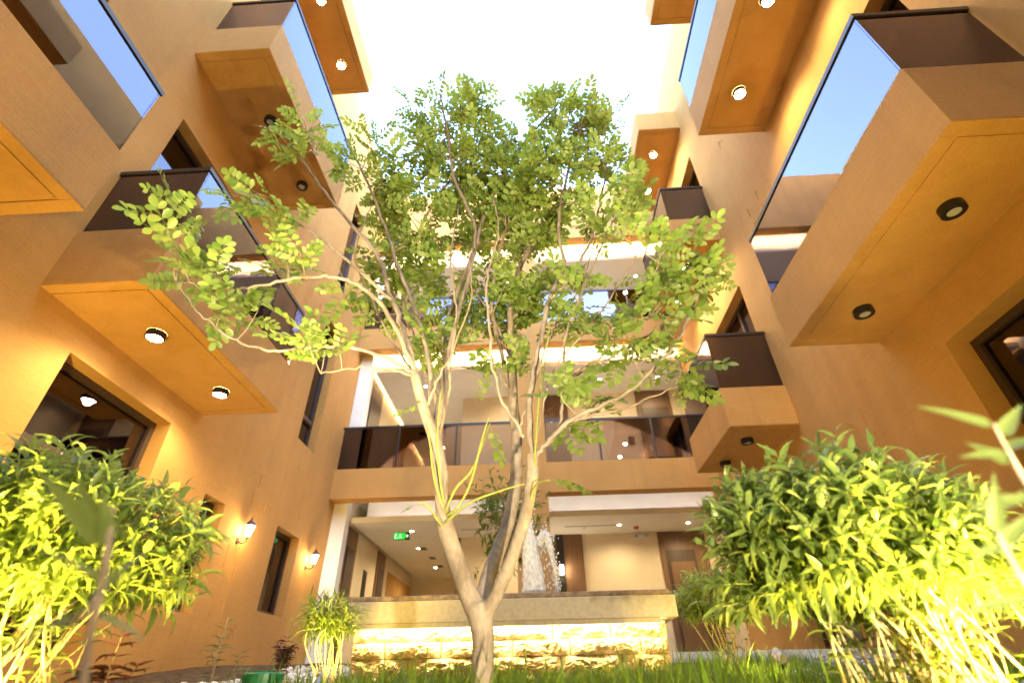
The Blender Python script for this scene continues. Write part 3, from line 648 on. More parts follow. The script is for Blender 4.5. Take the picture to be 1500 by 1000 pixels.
BR = [
    [(-0.561, 2.040, 1.252, 0.010), (-0.716, 1.980, 1.331, 0.009), (-0.902, 1.920, 1.360, 0.008), (-1.078, 1.880, 1.326, 0.007), (-1.205, 1.850, 1.301, 0.006), (-1.356, 1.820, 1.346, 0.005), (-1.498, 1.800, 1.435, 0.005), (-1.618, 1.770, 1.542, 0.004), (-1.735, 1.750, 1.677, 0.003)],
    [(-0.569, 2.040, 1.271, 0.012), (-0.676, 2.000, 1.517, 0.012), (-0.791, 1.950, 1.677, 0.011), (-0.894, 1.900, 1.743, 0.010), (-1.013, 1.860, 1.762, 0.009), (-1.188, 1.830, 1.732, 0.008), (-1.333, 1.800, 1.669, 0.007), (-1.445, 1.780, 1.627, 0.006), (-1.564, 1.750, 1.613, 0.005), (-1.643, 1.730, 1.648, 0.004)],
    [(-0.567, 2.040, 1.252, 0.008), (-0.679, 2.000, 1.268, 0.006), (-0.840, 1.980, 1.271, 0.004), (-0.986, 1.950, 1.229, 0.003)],
    [(-0.560, 2.040, 1.244, 0.015), (-0.629, 2.060, 1.471, 0.014), (-0.752, 2.100, 1.785, 0.014), (-0.914, 2.120, 2.200, 0.013), (-1.076, 2.120, 2.412, 0.011), (-1.311, 2.100, 2.741, 0.010), (-1.468, 2.080, 2.963, 0.008), (-1.633, 2.050, 3.237, 0.006)],
    [(-0.752, 2.100, 1.785, 0.011), (-0.915, 2.000, 1.909, 0.009), (-1.080, 1.950, 2.057, 0.008), (-1.246, 1.900, 2.183, 0.007), (-1.430, 1.850, 2.285, 0.005), (-1.572, 1.820, 2.411, 0.004)],
    [(-0.503, 2.060, 1.075, 0.013), (-0.504, 2.100, 1.325, 0.012), (-0.661, 2.200, 1.811, 0.012), (-0.826, 2.250, 2.252, 0.012), (-0.989, 2.300, 2.707, 0.010), (-1.223, 2.300, 3.266, 0.009), (-1.431, 2.300, 3.687, 0.007)],
    [(-0.451, 2.080, 0.944, 0.013), (-0.458, 2.200, 1.302, 0.013), (-0.434, 2.300, 1.726, 0.013), (-0.365, 2.400, 2.304, 0.013), (-0.353, 2.400, 2.701, 0.012), (-0.528, 2.400, 3.256, 0.011), (-0.620, 2.400, 3.911, 0.009), (-0.716, 2.400, 4.465, 0.008)],
    [(-0.507, 2.450, 1.542, 0.018), (-0.500, 2.500, 1.987, 0.017), (-0.390, 2.550, 2.515, 0.017), (-0.289, 2.550, 3.017, 0.015), (-0.108, 2.550, 3.601, 0.013), (0.138, 2.500, 3.994, 0.010), (0.376, 2.500, 4.407, 0.008)],
    [(-0.499, 2.400, 1.249, 0.014), (-0.672, 2.500, 1.679, 0.014), (-0.866, 2.600, 2.268, 0.014), (-0.822, 2.600, 2.808, 0.013), (-0.698, 2.600, 3.274, 0.011), (-0.440, 2.600, 3.898, 0.010), (-0.397, 2.600, 4.670, 0.008)],
    [(-0.113, 2.600, 1.665, 0.021), (-0.117, 2.650, 2.142, 0.020), (-0.054, 2.650, 2.454, 0.018), (0.091, 2.650, 2.946, 0.016), (0.145, 2.650, 3.531, 0.013), (0.161, 2.650, 4.124, 0.010)],
    [(-0.109, 2.600, 1.379, 0.015), (-0.176, 2.600, 1.720, 0.014), (-0.245, 2.600, 2.169, 0.013), (-0.173, 2.600, 2.689, 0.011), (-0.059, 2.600, 3.306, 0.009), (-0.016, 2.600, 3.959, 0.007)],
    [(-0.007, 2.100, 0.854, 0.015), (-0.015, 2.150, 1.100, 0.015), (0.030, 2.200, 1.403, 0.014), (0.129, 2.250, 1.856, 0.014), (0.238, 2.300, 2.169, 0.012), (0.230, 2.300, 2.546, 0.011), (0.331, 2.350, 3.114, 0.010), (0.490, 2.350, 3.718, 0.008)],
    [(-0.009, 2.100, 0.822, 0.012), (0.055, 2.080, 0.892, 0.011), (0.159, 2.060, 0.984, 0.010), (0.314, 2.050, 1.052, 0.009), (0.466, 2.050, 1.134, 0.008), (0.679, 2.050, 1.334, 0.008), (0.802, 2.030, 1.500, 0.007), (0.935, 2.020, 1.758, 0.006), (1.043, 2.000, 1.959, 0.004)],
    [(0.055, 2.080, 0.892, 0.009), (0.130, 2.100, 0.998, 0.008), (0.161, 2.120, 1.226, 0.008), (0.200, 2.150, 1.534, 0.007), (0.322, 2.150, 1.862, 0.006), (0.484, 2.150, 2.238, 0.005), (0.599, 2.150, 2.478, 0.004)],
    [(0.159, 2.060, 0.984, 0.008), (0.285, 2.100, 1.033, 0.007), (0.435, 2.120, 1.072, 0.006), (0.589, 2.120, 1.131, 0.004), (0.764, 2.120, 1.198, 0.003)],
    [(-0.042, 2.120, 0.946, 0.009), (-0.131, 2.050, 1.089, 0.008), (-0.178, 2.000, 1.247, 0.007), (-0.196, 1.950, 1.496, 0.007), (-0.213, 1.950, 1.768, 0.006), (-0.148, 1.950, 2.128, 0.005), (-0.182, 1.950, 2.427, 0.004)],
    [(0.161, 2.120, 1.226, 0.008), (0.309, 2.050, 1.293, 0.007), (0.452, 2.000, 1.413, 0.005), (0.587, 1.980, 1.651, 0.004), (0.702, 1.950, 1.830, 0.003)],
    [(0.129, 2.250, 1.856, 0.011), (0.280, 2.200, 2.016, 0.010), (0.411, 2.200, 2.296, 0.008), (0.519, 2.200, 2.679, 0.007), (0.635, 2.250, 3.193, 0.005)],
    [(0.802, 2.030, 1.500, 0.007), (0.740, 2.000, 1.612, 0.006), (0.632, 1.980, 1.514, 0.004), (0.500, 1.970, 1.430, 0.003)],
    [(-0.443, 2.100, 0.953, 0.008), (-0.406, 2.100, 1.128, 0.007), (-0.398, 2.100, 1.402, 0.006), (-0.396, 2.120, 1.731, 0.006), (-0.453, 2.150, 2.129, 0.005), (-0.436, 2.200, 2.687, 0.004)],
    [(-0.093, 2.550, 1.099, 0.009), (-0.037, 2.500, 1.280, 0.008), (0.051, 2.450, 1.515, 0.007), (0.154, 2.400, 1.767, 0.006), (0.338, 2.400, 2.080, 0.005), (0.480, 2.400, 2.502, 0.004)],
    [(-0.503, 2.060, 1.075, 0.007), (-0.442, 2.000, 1.185, 0.006), (-0.359, 1.980, 1.401, 0.005), (-0.295, 1.980, 1.705, 0.004), (-0.333, 2.000, 2.082, 0.003)],
    [(-0.007, 2.100, 0.854, 0.006), (0.052, 2.100, 1.071, 0.006), (0.118, 2.100, 1.295, 0.005), (0.345, 2.100, 1.579, 0.005), (0.501, 2.100, 1.807, 0.004), (0.682, 2.100, 2.113, 0.003)],
    [(-0.561, 2.040, 1.252, 0.007), (-0.717, 2.100, 1.504, 0.006), (-0.889, 2.150, 1.835, 0.006), (-1.079, 2.200, 2.280, 0.005), (-1.060, 2.250, 2.797, 0.004)],
    [(-0.113, 2.600, 1.665, 0.009), (-0.221, 2.600, 1.992, 0.008), (-0.389, 2.600, 2.301, 0.007), (-0.603, 2.600, 2.648, 0.005), (-0.796, 2.600, 3.116, 0.004)],
    [(0.161, 2.120, 1.226, 0.007), (0.246, 2.100, 1.288, 0.006), (0.413, 2.050, 1.328, 0.005), (0.589, 2.020, 1.420, 0.004), (0.740, 2.000, 1.612, 0.003), (0.876, 2.000, 1.842, 0.003)]]
SHOOTS = [
    [(-0.384, 2.100, 0.611, 0.006), (-0.335, 2.050, 0.695, 0.006), (-0.271, 2.030, 0.759, 0.005), (-0.228, 2.020, 0.861, 0.004), (-0.191, 2.020, 0.973, 0.003)],
    [(-0.381, 2.100, 0.570, 0.006), (-0.267, 2.030, 0.629, 0.005), (-0.138, 2.000, 0.663, 0.004), (-0.045, 1.980, 0.681, 0.003)],
    [(-0.391, 2.100, 0.626, 0.006), (-0.431, 2.050, 0.742, 0.005), (-0.461, 2.050, 0.899, 0.004), (-0.481, 2.050, 1.034, 0.003)],
    [(-0.389, 2.100, 0.640, 0.006), (-0.412, 2.050, 0.771, 0.005), (-0.430, 2.040, 0.926, 0.004), (-0.428, 2.040, 1.170, 0.003)],
    [(-0.375, 2.100, 0.597, 0.006), (-0.320, 2.050, 0.623, 0.005), (-0.268, 2.020, 0.711, 0.005), (-0.224, 2.000, 0.884, 0.004), (-0.195, 2.000, 0.997, 0.003)],
    [(-0.014, 2.100, 0.686, 0.006), (0.005, 2.070, 0.857, 0.005), (0.036, 2.070, 1.129, 0.005), (0.081, 2.070, 1.358, 0.004), (0.114, 2.070, 1.570, 0.003)],
    [(-0.392, 2.100, 0.556, 0.006), (-0.413, 2.080, 0.579, 0.005), (-0.456, 2.060, 0.636, 0.004), (-0.491, 2.050, 0.634, 0.003)],
    [(-0.029, 2.100, 0.600, 0.006), (-0.014, 2.060, 0.673, 0.005), (0.016, 2.000, 0.692, 0.004), (0.058, 1.970, 0.688, 0.003)]]
CLUSTERS = [
    ((-0.653, 2.450, 4.318), (0.372, 0.220, 0.358), 13),
    ((-0.399, 2.500, 3.945), (0.327, 0.220, 0.375), 13),
    ((-0.777, 2.400, 3.681), (0.198, 0.220, 0.267), 6),
    ((-0.078, 2.500, 3.528), (0.224, 0.220, 0.206), 6),
    ((0.519, 2.400, 3.998), (0.362, 0.220, 0.306), 16),
    ((0.695, 2.500, 3.690), (0.182, 0.220, 0.359), 8),
    ((0.248, 2.300, 3.259), (0.232, 0.220, 0.243), 10),
    ((0.480, 2.300, 3.114), (0.226, 0.220, 0.211), 7),
    ((-1.343, 2.100, 3.285), (0.301, 0.220, 0.190), 6),
    ((-1.592, 2.000, 3.325), (0.139, 0.220, 0.114), 3),
    ((-1.095, 2.400, 3.099), (0.234, 0.220, 0.246), 7),
    ((-1.546, 1.820, 2.318), (0.138, 0.220, 0.125), 2),
    ((-1.364, 1.820, 2.159), (0.134, 0.220, 0.080), 2),
    ((-1.360, 1.780, 1.929), (0.129, 0.220, 0.091), 2),
    ((-1.116, 1.820, 1.828), (0.099, 0.220, 0.060), 2),
    ((-1.775, 1.730, 1.957), (0.050, 0.220, 0.068), 3),
    ((-1.703, 1.740, 1.776), (0.076, 0.220, 0.051), 3),
    ((-1.504, 1.760, 1.671), (0.040, 0.220, 0.028), 1),
    ((-1.382, 1.850, 1.572), (0.136, 0.220, 0.071), 2),
    ((-1.250, 1.880, 1.481), (0.067, 0.220, 0.053), 1),
    ((-0.954, 1.950, 1.312), (0.079, 0.220, 0.083), 3),
    ((-0.804, 2.600, 3.198), (0.357, 0.220, 0.375), 18),
    ((-0.370, 2.700, 3.037), (0.409, 0.220, 0.430), 24),
    ((0.119, 2.600, 2.965), (0.342, 0.220, 0.415), 22),
    ((-0.812, 2.500, 2.429), (0.310, 0.220, 0.276), 18),
    ((-0.351, 2.700, 2.258), (0.339, 0.220, 0.330), 18),
    ((0.060, 2.600, 2.211), (0.304, 0.220, 0.319), 14),
    ((-0.147, 2.700, 3.531), (0.350, 0.220, 0.306), 12),
    ((-0.601, 2.600, 3.530), (0.345, 0.220, 0.302), 10),
    ((0.452, 2.200, 2.482), (0.185, 0.220, 0.213), 6),
    ((-0.882, 2.200, 1.824), (0.143, 0.220, 0.166), 3),
    ((0.307, 2.300, 1.809), (0.180, 0.220, 0.210), 6),
    ((-0.524, 2.300, 1.586), (0.174, 0.220, 0.114), 6),
    ((-0.123, 2.400, 1.585), (0.158, 0.220, 0.125), 3),
    ((0.690, 1.980, 1.835), (0.164, 0.220, 0.107), 5),
    ((0.941, 2.000, 1.966), (0.135, 0.220, 0.118), 4),
    ((0.948, 2.000, 1.763), (0.072, 0.220, 0.076), 2),
    ((0.614, 2.000, 1.488), (0.170, 0.220, 0.107), 5),
    ((0.457, 2.000, 1.332), (0.098, 0.220, 0.086), 3),
    ((0.688, 2.100, 1.247), (0.119, 0.220, 0.077), 3),
    ((0.777, 2.020, 1.604), (0.105, 0.220, 0.081), 2),
    ((0.438, 2.000, 1.434), (0.101, 0.220, 0.088), 3),
    ((0.184, 2.150, 1.128), (0.132, 0.220, 0.097), 4),
    ((0.651, 2.150, 2.539), (0.110, 0.220, 0.115), 3)]
SINGLES = [((-0.190, 2.020, 0.956), (0.051, 0.000, -0.114), 0.150),
    ((0.058, 1.970, 0.688), (0.068, 0.000, -0.011), 0.140),
    ((-0.493, 2.050, 1.105), (-0.127, 0.000, -0.023), 0.130),
    ((-0.491, 2.050, 0.634), (-0.039, 0.000, -0.010), 0.060),
    ((-1.033, 1.860, 1.787), (-0.164, 0.000, 0.084), 0.170),
    ((-1.445, 1.780, 1.627), (-0.129, 0.000, 0.066), 0.150),
    ((-0.249, 2.030, 1.084), (0.014, 0.000, 0.109), 0.130)]
mb = MB(); nodes = []
def add_branch(mb, pts, n, sub=6, wob=0.0):
    P = smooth_path(pts, sub)
    if wob:
        r = np.random.RandomState(len(nodes)); P[1:-1, :3] += r.normal(0, wob, (len(P) - 2, 3))
    mb.tube(P[:, :3], P[:, 3], n); return P
for s in STEMS:
    P = add_branch(mb, s, 14)
    nodes += [tuple(p) for p in P]
tr = mb.build('trunk', M['bark'], tree, True)
rm = tr.modifiers.new('remesh', 'REMESH'); rm.mode = 'VOXEL'; rm.voxel_size = 0.0055; rm.use_smooth_shade = True
sm = tr.modifiers.new('smooth', 'SMOOTH'); sm.factor = 0.5; sm.iterations = 6
for s in BR:
    mb = MB(); P = add_branch(mb, s, 8, 6, 0.0035); nodes += [tuple(p) for p in P]
    mb.build('branch', M['bark'] if s[0][3] > 0.008 else M['twig'], tree, True)
for s in SHOOTS:
    mb = MB(); add_branch(mb, s, 6); mb.build('green_shoot', M['shoot'], tree, True)
nd = np.array(nodes); r = np.random.RandomState(11)
tw = MB(); leaves = []; NT = 6
templates = [compound_leaf(random.Random(k), 1.0, 4 + k % 3) for k in range(NT)]
base = np.array(STEMS[0][0][:3])
def add_leaf(p, d, L):
    leaves.append((r.randint(NT), Matrix.Translation(p) @ frame(d, (r.normal(0, 0.45), r.normal(0, 0.45) - 0.1, 1), r.normal(0, 0.35)) @ Matrix.Scale(L, 4)))
for c, rads, n in CLUSTERS:
    for _ in range(n):
        q = r.normal(0, 0.5, 3).clip(-0.9, 0.9); tip = np.array(c) + q * np.array(rads)
        dd = np.linalg.norm(nd[:, :3] - tip, axis=1) + 0.9 * np.maximum(0, nd[:, 2] - tip[2] + 0.10) + (nd[:, 3] > 0.02) * 0.25
        # avoid hair-pin starts: the twig should leave a branch that is lower or further in
        b = nd[np.argmin(dd)]; st = b[:3]; ln = np.linalg.norm(tip - st)
        if ln > 0.9: continue
        ctrl = (st + tip) / 2 + np.array([r.normal(0, 0.06), r.normal(0, 0.06), 0.04 + r.normal(0, 0.04)]) * min(1, ln * 2)
        P = smooth_path([st, ctrl, tip], 4); tw.tube(P, np.linspace(min(0.0045, max(0.003, b[3] * 0.7)), 0.0013, len(P)), 5)
        tdir = (tip - ctrl); tdir /= np.linalg.norm(tdir) + 1e-6
        out = tip - base - np.array([0, 0, 1.2]); out /= np.linalg.norm(out) + 1e-6
        m = r.randint(6, 9) if rads[0] > 0.2 else r.randint(4, 7)
        for k in range(m):
            u = 1 - 0.6 * k / m * min(1, 0.25 / max(ln, 0.05) + 0.3); i = min(len(P) - 2, int(u * (len(P) - 1))); f = u * (len(P) - 1) - i; p = P[i] * (1 - f) + P[i + 1] * f
            s = (1 if k % 2 else -1); side = np.cross(tdir, (0, 0, 1)); side /= np.linalg.norm(side) + 1e-6
            d = tdir * (1.2 if k == 0 else 0.45) + side * s * (0.0 if k == 0 else 0.9) + out * 0.35 + np.array([0, 0, -0.12]) + r.normal(0, 0.3, 3)
            add_leaf(p, d, r.uniform(0.105, 0.20))
for p, d, L in SINGLES: add_leaf(p, d, L)
kind(tw.build('twigs', M['twig'], tree, True), 'stuff')
scatter_leaves(tree, templates, leaves, M['leaf'])

# ---------------------------------------------------------------- shrubs
def blade(L, W, droop, fold=0.25, n=5, fat=0.4):
    V = []; F = []
    for k in range(n + 1):
        u = k / n; w = W * (math.sin(PI * u ** fat * 0.999) ** 0.9) * 0.5 if 0 < k < n else 0.0008
        x = L * math.sin(u * (PI / 2) * min(1, 0.4 + droop)) / max(0.3, math.sin((PI / 2) * min(1, 0.4 + droop))); z = -droop * L * u ** 2.1
        V += [(x, 0, z - fold * w), (x, w, z + fold * w * 0.5), (x, -w, z + fold * w * 0.5)]
    for k in range(n):
        a = 3 * k; F += [(a, a + 3, a + 4), (a, a + 4, a + 1), (a, a + 2, a + 5), (a, a + 5, a + 3)]
    return np.array(V), np.array(F)
def shrub(name, label, cat, basec, spread, crown, rads, ncane, nleaf, L, W, mat, cane, keep=300, seed=0, under=0.15, droop=(0.3, 0.95), cane_r=0.006, group=None):
    r = np.random.RandomState(seed); bz = gz(basec[0], basec[1])
    t = thing(name, label, cat, (basec[0], basec[1], bz), group)
    tips = []; crown = np.array(crown); rads = np.array(rads)
    for k in range(ncane):
        q = r.normal(0, 1, 3); q /= np.linalg.norm(q); q *= r.uniform(0.35, 0.92); tip = crown + q * rads
        b = np.array([basec[0] + r.uniform(-1, 1) * spread[0], basec[1] + r.uniform(-1, 1) * spread[1], 0]); b[2] = gz(b[0], b[1]) - 0.02
        mid = b * 0.5 + tip * 0.5 + np.array([r.normal(0, 0.035), r.normal(0, 0.035), 0.06])
        P = smooth_path([b, mid, tip], 5); mb = MB(); rr = cane_r * r.uniform(0.6, 1.25); mb.tube(P, np.linspace(rr, rr * 0.35, len(P)), 6)
        mb.build('cane', cane, t, True); tips.append((P, tip))
    templates = [blade(1.0, W / L * w, d) for w, d in ((1.0, droop[0]), (0.85, 0.5 * (droop[0] + droop[1])), (1.1, droop[1]), (0.95, droop[0] * 0.5))]
    ls = []; tw = MB()
    nsp = nleaf // 8
    for k in range(nsp):
        while True:
            q = r.uniform(-1, 1, 3); n = np.linalg.norm(q)
            if 0.35 < n < 1 and r.uniform() < n ** 1.5: break
        q[2] = q[2] if q[2] > -0.55 else q[2] * 0.6
        lump = r.uniform(0.88, 1.1) + 0.16 * math.sin(5 * q[0] + seed) * math.cos(6 * q[1]) + 0.10 * math.sin(9 * q[0] * q[2] + 2 * seed)
        p = crown + q * rads * lump; d = q / n + np.array([0, 0, 0.45]); d /= np.linalg.norm(d)
        P, tip = tips[r.randint(len(tips))]
        s0 = p - d * 0.14 * (L / 0.1) - q * 0.04
        tw.tube([s0, (s0 + p) / 2 + r.normal(0, 0.006, 3), p], [0.0022, 0.0018, 0.001], 4)
        ph = r.uniform(0, 6.28); a1 = Vector(d).orthogonal().normalized(); a2 = Vector(d).cross(a1)
        for j in range(8):
            a = ph + j * 2.4; u = 1 - j / 8; o = (a1 * math.cos(a) + a2 * math.sin(a)); dd = Vector(d) * (0.25 + 0.7 * u * u) + o * (1.05 - 0.45 * u)
            ls.append((r.randint(4), Matrix.Translation(Vector(s0 + (p - s0) * (0.25 + 0.75 * u))) @ frame(dd, (0, 0, 1), r.normal(0, 0.35)) @ Matrix.Scale(L * r.uniform(0.5, 1.35), 4)))
    for k in range(int(nleaf * under)):      # leaves down the canes
        P, tip = tips[r.randint(len(tips))]; i = r.randint(int(len(P) * 0.35), len(P)); a = r.uniform(0, 6.28)
        ls.append((r.randint(4), Matrix.Translation(Vector(P[i])) @ frame((math.cos(a), math.sin(a), 0.3), (0, 0, 1), r.normal(0, 0.3)) @ Matrix.Scale(L * r.uniform(0.5, 1.0), 4)))
    kind(tw.build('twigs', M['shoot'], t, True), 'stuff')
    scatter_leaves(t, templates, ls, mat, keep=keep); return t
shrub('shrub', 'dense glossy green shrub with bare canes under the left balcony window', 'shrub', (-1.72, 1.75), (0.30, 0.2), (-1.88, 1.85, 0.46), (0.60, 0.50, 0.31), 60, 8800, 0.064, 0.0205, M['bush'], M['cane'], seed=3)
shrub('shrub', 'large brightly lit yellow green shrub with pale bare canes by the right wall', 'shrub', (1.14, 1.75), (0.26, 0.2), (1.09, 1.85, 0.375), (0.49, 0.42, 0.30), 64, 9600, 0.067, 0.021, M['bush'], M['cane'], seed=5)
shrub('shrub', 'small leafy shrub right of the fountain beside the walnut doorway', 'shrub', (1.42, 4.6), (0.10, 0.1), (1.40, 4.6, 0.56), (0.33, 0.25, 0.23), 16, 2200, 0.06, 0.019, M['bush'], M['cane'], keep=120, seed=8)
shrub('bamboo_clump', 'feathery bamboo clump with pale lit canes at the left end of the fountain', 'bamboo', (-1.22, 3.4), (0.06, 0.06), (-1.31, 3.42, 0.37), (0.19, 0.18, 0.14), 18, 1200, 0.07, 0.009, M['fine'], M['cane'], keep=120, seed=9, cane_r=0.004)
def leafy_stem(name, label, cat, base, height, lean, L, W, mat, nleaf, bare=0.2, seed=0, group=None, branches=0, stem=None, thick=0.004, droop=0.35):
    r = np.random.RandomState(seed); bz = base[2] if len(base) > 2 else gz(base[0], base[1])
    t = thing(name, label, cat, (base[0], base[1], bz), group); b = np.array([base[0], base[1], bz - 0.01]); ls = []
    tmp = [blade(1.0, W / L, droop), blade(1.0, W / L * 0.8, droop * 1.6), blade(1.0, W / L, droop * 0.4)]
    axes = [(b, b + np.array([lean[0], lean[1], height]), thick)]
    for k in range(branches):
        u = r.uniform(0.05, 0.5); s = axes[0][0] * (1 - u) + axes[0][1] * u; a = r.uniform(0, 6.28)
        axes.append((s, s + np.array([math.cos(a) * 0.3, math.sin(a) * 0.3, 0.75]) * height * (1 - u) * r.uniform(0.7, 1.0), thick * 0.7))
    for s, e, th in axes:
        P = smooth_path([s, (s + e) / 2 + r.normal(0, 0.02 * height, 3), e], 6); mb = MB(); mb.tube(P, np.linspace(th, th * 0.4, len(P)), 6); mb.build('stem', stem or M['twig'], t, True)
        for k in range(nleaf):
            u = bare + (1 - bare) * (k + 0.5) / nleaf; i = min(len(P) - 1, int(u * (len(P) - 1))); a = k * 2.4 + r.uniform(-0.4, 0.4); el = 0.25 + 0.9 * max(0, u - 0.75)
            ls.append((r.randint(3), Matrix.Translation(Vector(P[i])) @ frame((math.cos(a), math.sin(a), el), (0, 0, 1), r.normal(0, 0.25)) @ Matrix.Scale(L * r.uniform(0.65, 1.1) * (1 - 0.3 * max(0, u - 0.8)), 4)))
    scatter_leaves(t, tmp, ls, mat, keep=300); return t
leafy_stem('red_leaf_plant', 'low dark purple leaved plant at the foot of the left shrub', 'plant', (-1.42, 1.9), 0.35, (-0.02, 0.0), 0.075, 0.03, M['red'], 30, 0.15, 2, branches=4)
leafy_stem('red_leaf_plant', 'small dark purple leaved plant beyond the green valve box', 'plant', (-2.04, 4.5), 0.36, (0, 0), 0.075, 0.03, M['red'], 30, 0.1, 4, branches=6)
leafy_stem('sapling', 'thin twiggy sapling with few narrow leaves left of the green valve box', 'plant', (-1.31, 2.3), 0.36, (0.0, 0.0), 0.06, 0.012, M['sap'], 14, 0.2, 6, branches=3)
leafy_stem('sapling', 'tall thin weed stem standing before the rough stone wall', 'plant', (-0.62, 3.6), 0.34, (-0.03, 0.0), 0.04, 0.012, M['sap'], 7, 0.5, 16, thick=0.002, stem=M['shoot'])
yt = thing('young_tree', 'slender young tree with fine foliage behind the fountain water', 'tree', (-0.45, 6.5, gz(-0.45, 6.5)))
mb = MB(); P = smooth_path([(-0.46, 6.5, 0.2, 0.022), (-0.45, 6.5, 1.0, 0.018), (-0.40, 6.5, 1.5, 0.013), (-0.38, 6.5, 2.1, 0.006)], 6); mb.tube(P[:, :3], P[:, 3], 8); mb.build('trunk', M['bark'], yt, True)
r = np.random.RandomState(21); ls = []; mb = MB(); tmp = [blade(1.0, 0.2, 0.25), blade(1.0, 0.26, 0.5)]
for k in range(150):
    q = r.normal(0, 0.55, 3).clip(-1.1, 1.1); tip = np.array([-0.36, 6.5, 1.78]) + q * np.array([0.50, 0.42, 0.62]); i = r.randint(8, len(P)); st = P[i, :3]
    mb.tube(smooth_path([st, (st + tip) / 2 + np.array([0, 0, 0.06]), tip], 3), np.linspace(0.004, 0.0015, 7), 4)
    for j in range(9):
        d = (tip - st) * 0.6 + r.normal(0, 0.5, 3); ls.append((r.randint(2), Matrix.Translation(Vector(tip - (tip - st) * 0.4 * r.uniform())) @ frame(d, (0, 0, 1), r.normal(0, 0.4)) @ Matrix.Scale(r.uniform(0.07, 0.12), 4)))
kind(mb.build('twigs', M['twig'], yt, True), 'stuff'); scatter_leaves(yt, tmp, ls, M['fine'], keep=120)

# out-of-focus plants right before the lens
def spray(name, label, stems, lvs, mat):
    t = thing(name, label, 'plant', stems[0][0][:3]); tmp = {}
    for s in stems: mb = MB(); P = smooth_path(s, 6); mb.tube(P[:, :3], P[:, 3], 8); mb.build('stem', M['twig'], t, True)
    for k, (p, q, w, up) in enumerate(lvs):
        p, q = Vector(p), Vector(q); L = (q - p).length; v, f = blade(L, w, 0.12, n=7)
        link('leaf', raw_mesh('leaf', v, f, mat, True), t, Matrix.Translation(p) @ frame(q - p + Vector((0, 0, 0.06 * L)), up))
    return t
spray('foreground_plant', 'blurred dark stemmed plant right before the lens against the left shrub',
    [[(-0.472, 0.600, -0.005, 0.005), (-0.491, 0.600, 0.055, 0.004), (-0.501, 0.600, 0.102, 0.004), (-0.514, 0.600, 0.147, 0.004), (-0.530, 0.600, 0.196, 0.002)], [(-0.501, 0.600, 0.102, 0.002), (-0.493, 0.580, 0.073, 0.002), (-0.512, 0.560, 0.055, 0.001)]],
    [((-0.514, 0.600, 0.147), (-0.534, 0.580, 0.211), 0.0196, (0.9, -0.6, 0.2)),
    ((-0.514, 0.600, 0.155), (-0.502, 0.620, 0.201), 0.0197, (0,0,1)),
    ((-0.503, 0.600, 0.110), (-0.568, 0.550, 0.145), 0.0204, (0, -0.3, 1)),
    ((-0.500, 0.600, 0.095), (-0.504, 0.650, 0.158), 0.0155, (0,-0.3,1)),
    ((-0.493, 0.580, 0.073), (-0.503, 0.520, 0.041), 0.0176, (0,-0.4,1)),
    ((-0.512, 0.560, 0.055), (-0.517, 0.520, 0.020), 0.0154, (0,-0.2,1)),
    ((-0.514, 0.600, 0.147), (-0.609, 0.550, 0.225), 0.0245, (0.2,-1,0.3)),
    ((-0.516, 0.600, 0.155), (-0.608, 0.600, 0.234), 0.0214, (0,-1,0.3)),
    ((-0.494, 0.600, 0.075), (-0.426, 0.600, 0.051), 0.0121, (0,-0.3,1))], M['bush'])
spray('foreground_plant', 'blurred pale leaved sprig right before the lens at the right wall',
    [[(0.666, 0.700, 0.137, 0.004), (0.666, 0.700, 0.206, 0.004), (0.669, 0.700, 0.275, 0.003), (0.672, 0.700, 0.307, 0.002)], [(0.583, 0.680, 0.020, 0.004), (0.576, 0.680, 0.081, 0.003), (0.575, 0.680, 0.135, 0.003), (0.578, 0.680, 0.151, 0.002)]],
    [((0.674, 0.700, 0.301), (0.599, 0.720, 0.352), 0.0199, (-0.35,-1,0.45)),
    ((0.670, 0.700, 0.285), (0.713, 0.680, 0.328), 0.0216, (-0.35,-1,0.45)),
    ((0.670, 0.700, 0.259), (0.604, 0.700, 0.259), 0.0192, (-0.35,-1,0.45)),
    ((0.666, 0.700, 0.245), (0.638, 0.720, 0.290), 0.0209, (-0.35,-1,0.45)),
    ((0.652, 0.700, 0.198), (0.571, 0.700, 0.187), 0.0183, (-0.35,-1,0.45)),
    ((0.675, 0.700, 0.206), (0.593, 0.720, 0.178), 0.0147, (-0.35,-1,0.45)),
    ((0.575, 0.680, 0.147), (0.601, 0.660, 0.222), 0.0171, (-0.35,-1,0.45)),
    ((0.575, 0.680, 0.135), (0.623, 0.660, 0.173), 0.0186, (-0.35,-1,0.45)),
    ((0.579, 0.680, 0.135), (0.532, 0.680, 0.124), 0.0152, (-0.35,-1,0.45)),
    ((0.574, 0.680, 0.078), (0.488, 0.680, 0.062), 0.0144, (-0.35,-1,0.45)),
    ((0.666, 0.700, 0.270), (0.697, 0.660, 0.266), 0.0194, (-0.35,-1,0.45))], M['sap'])

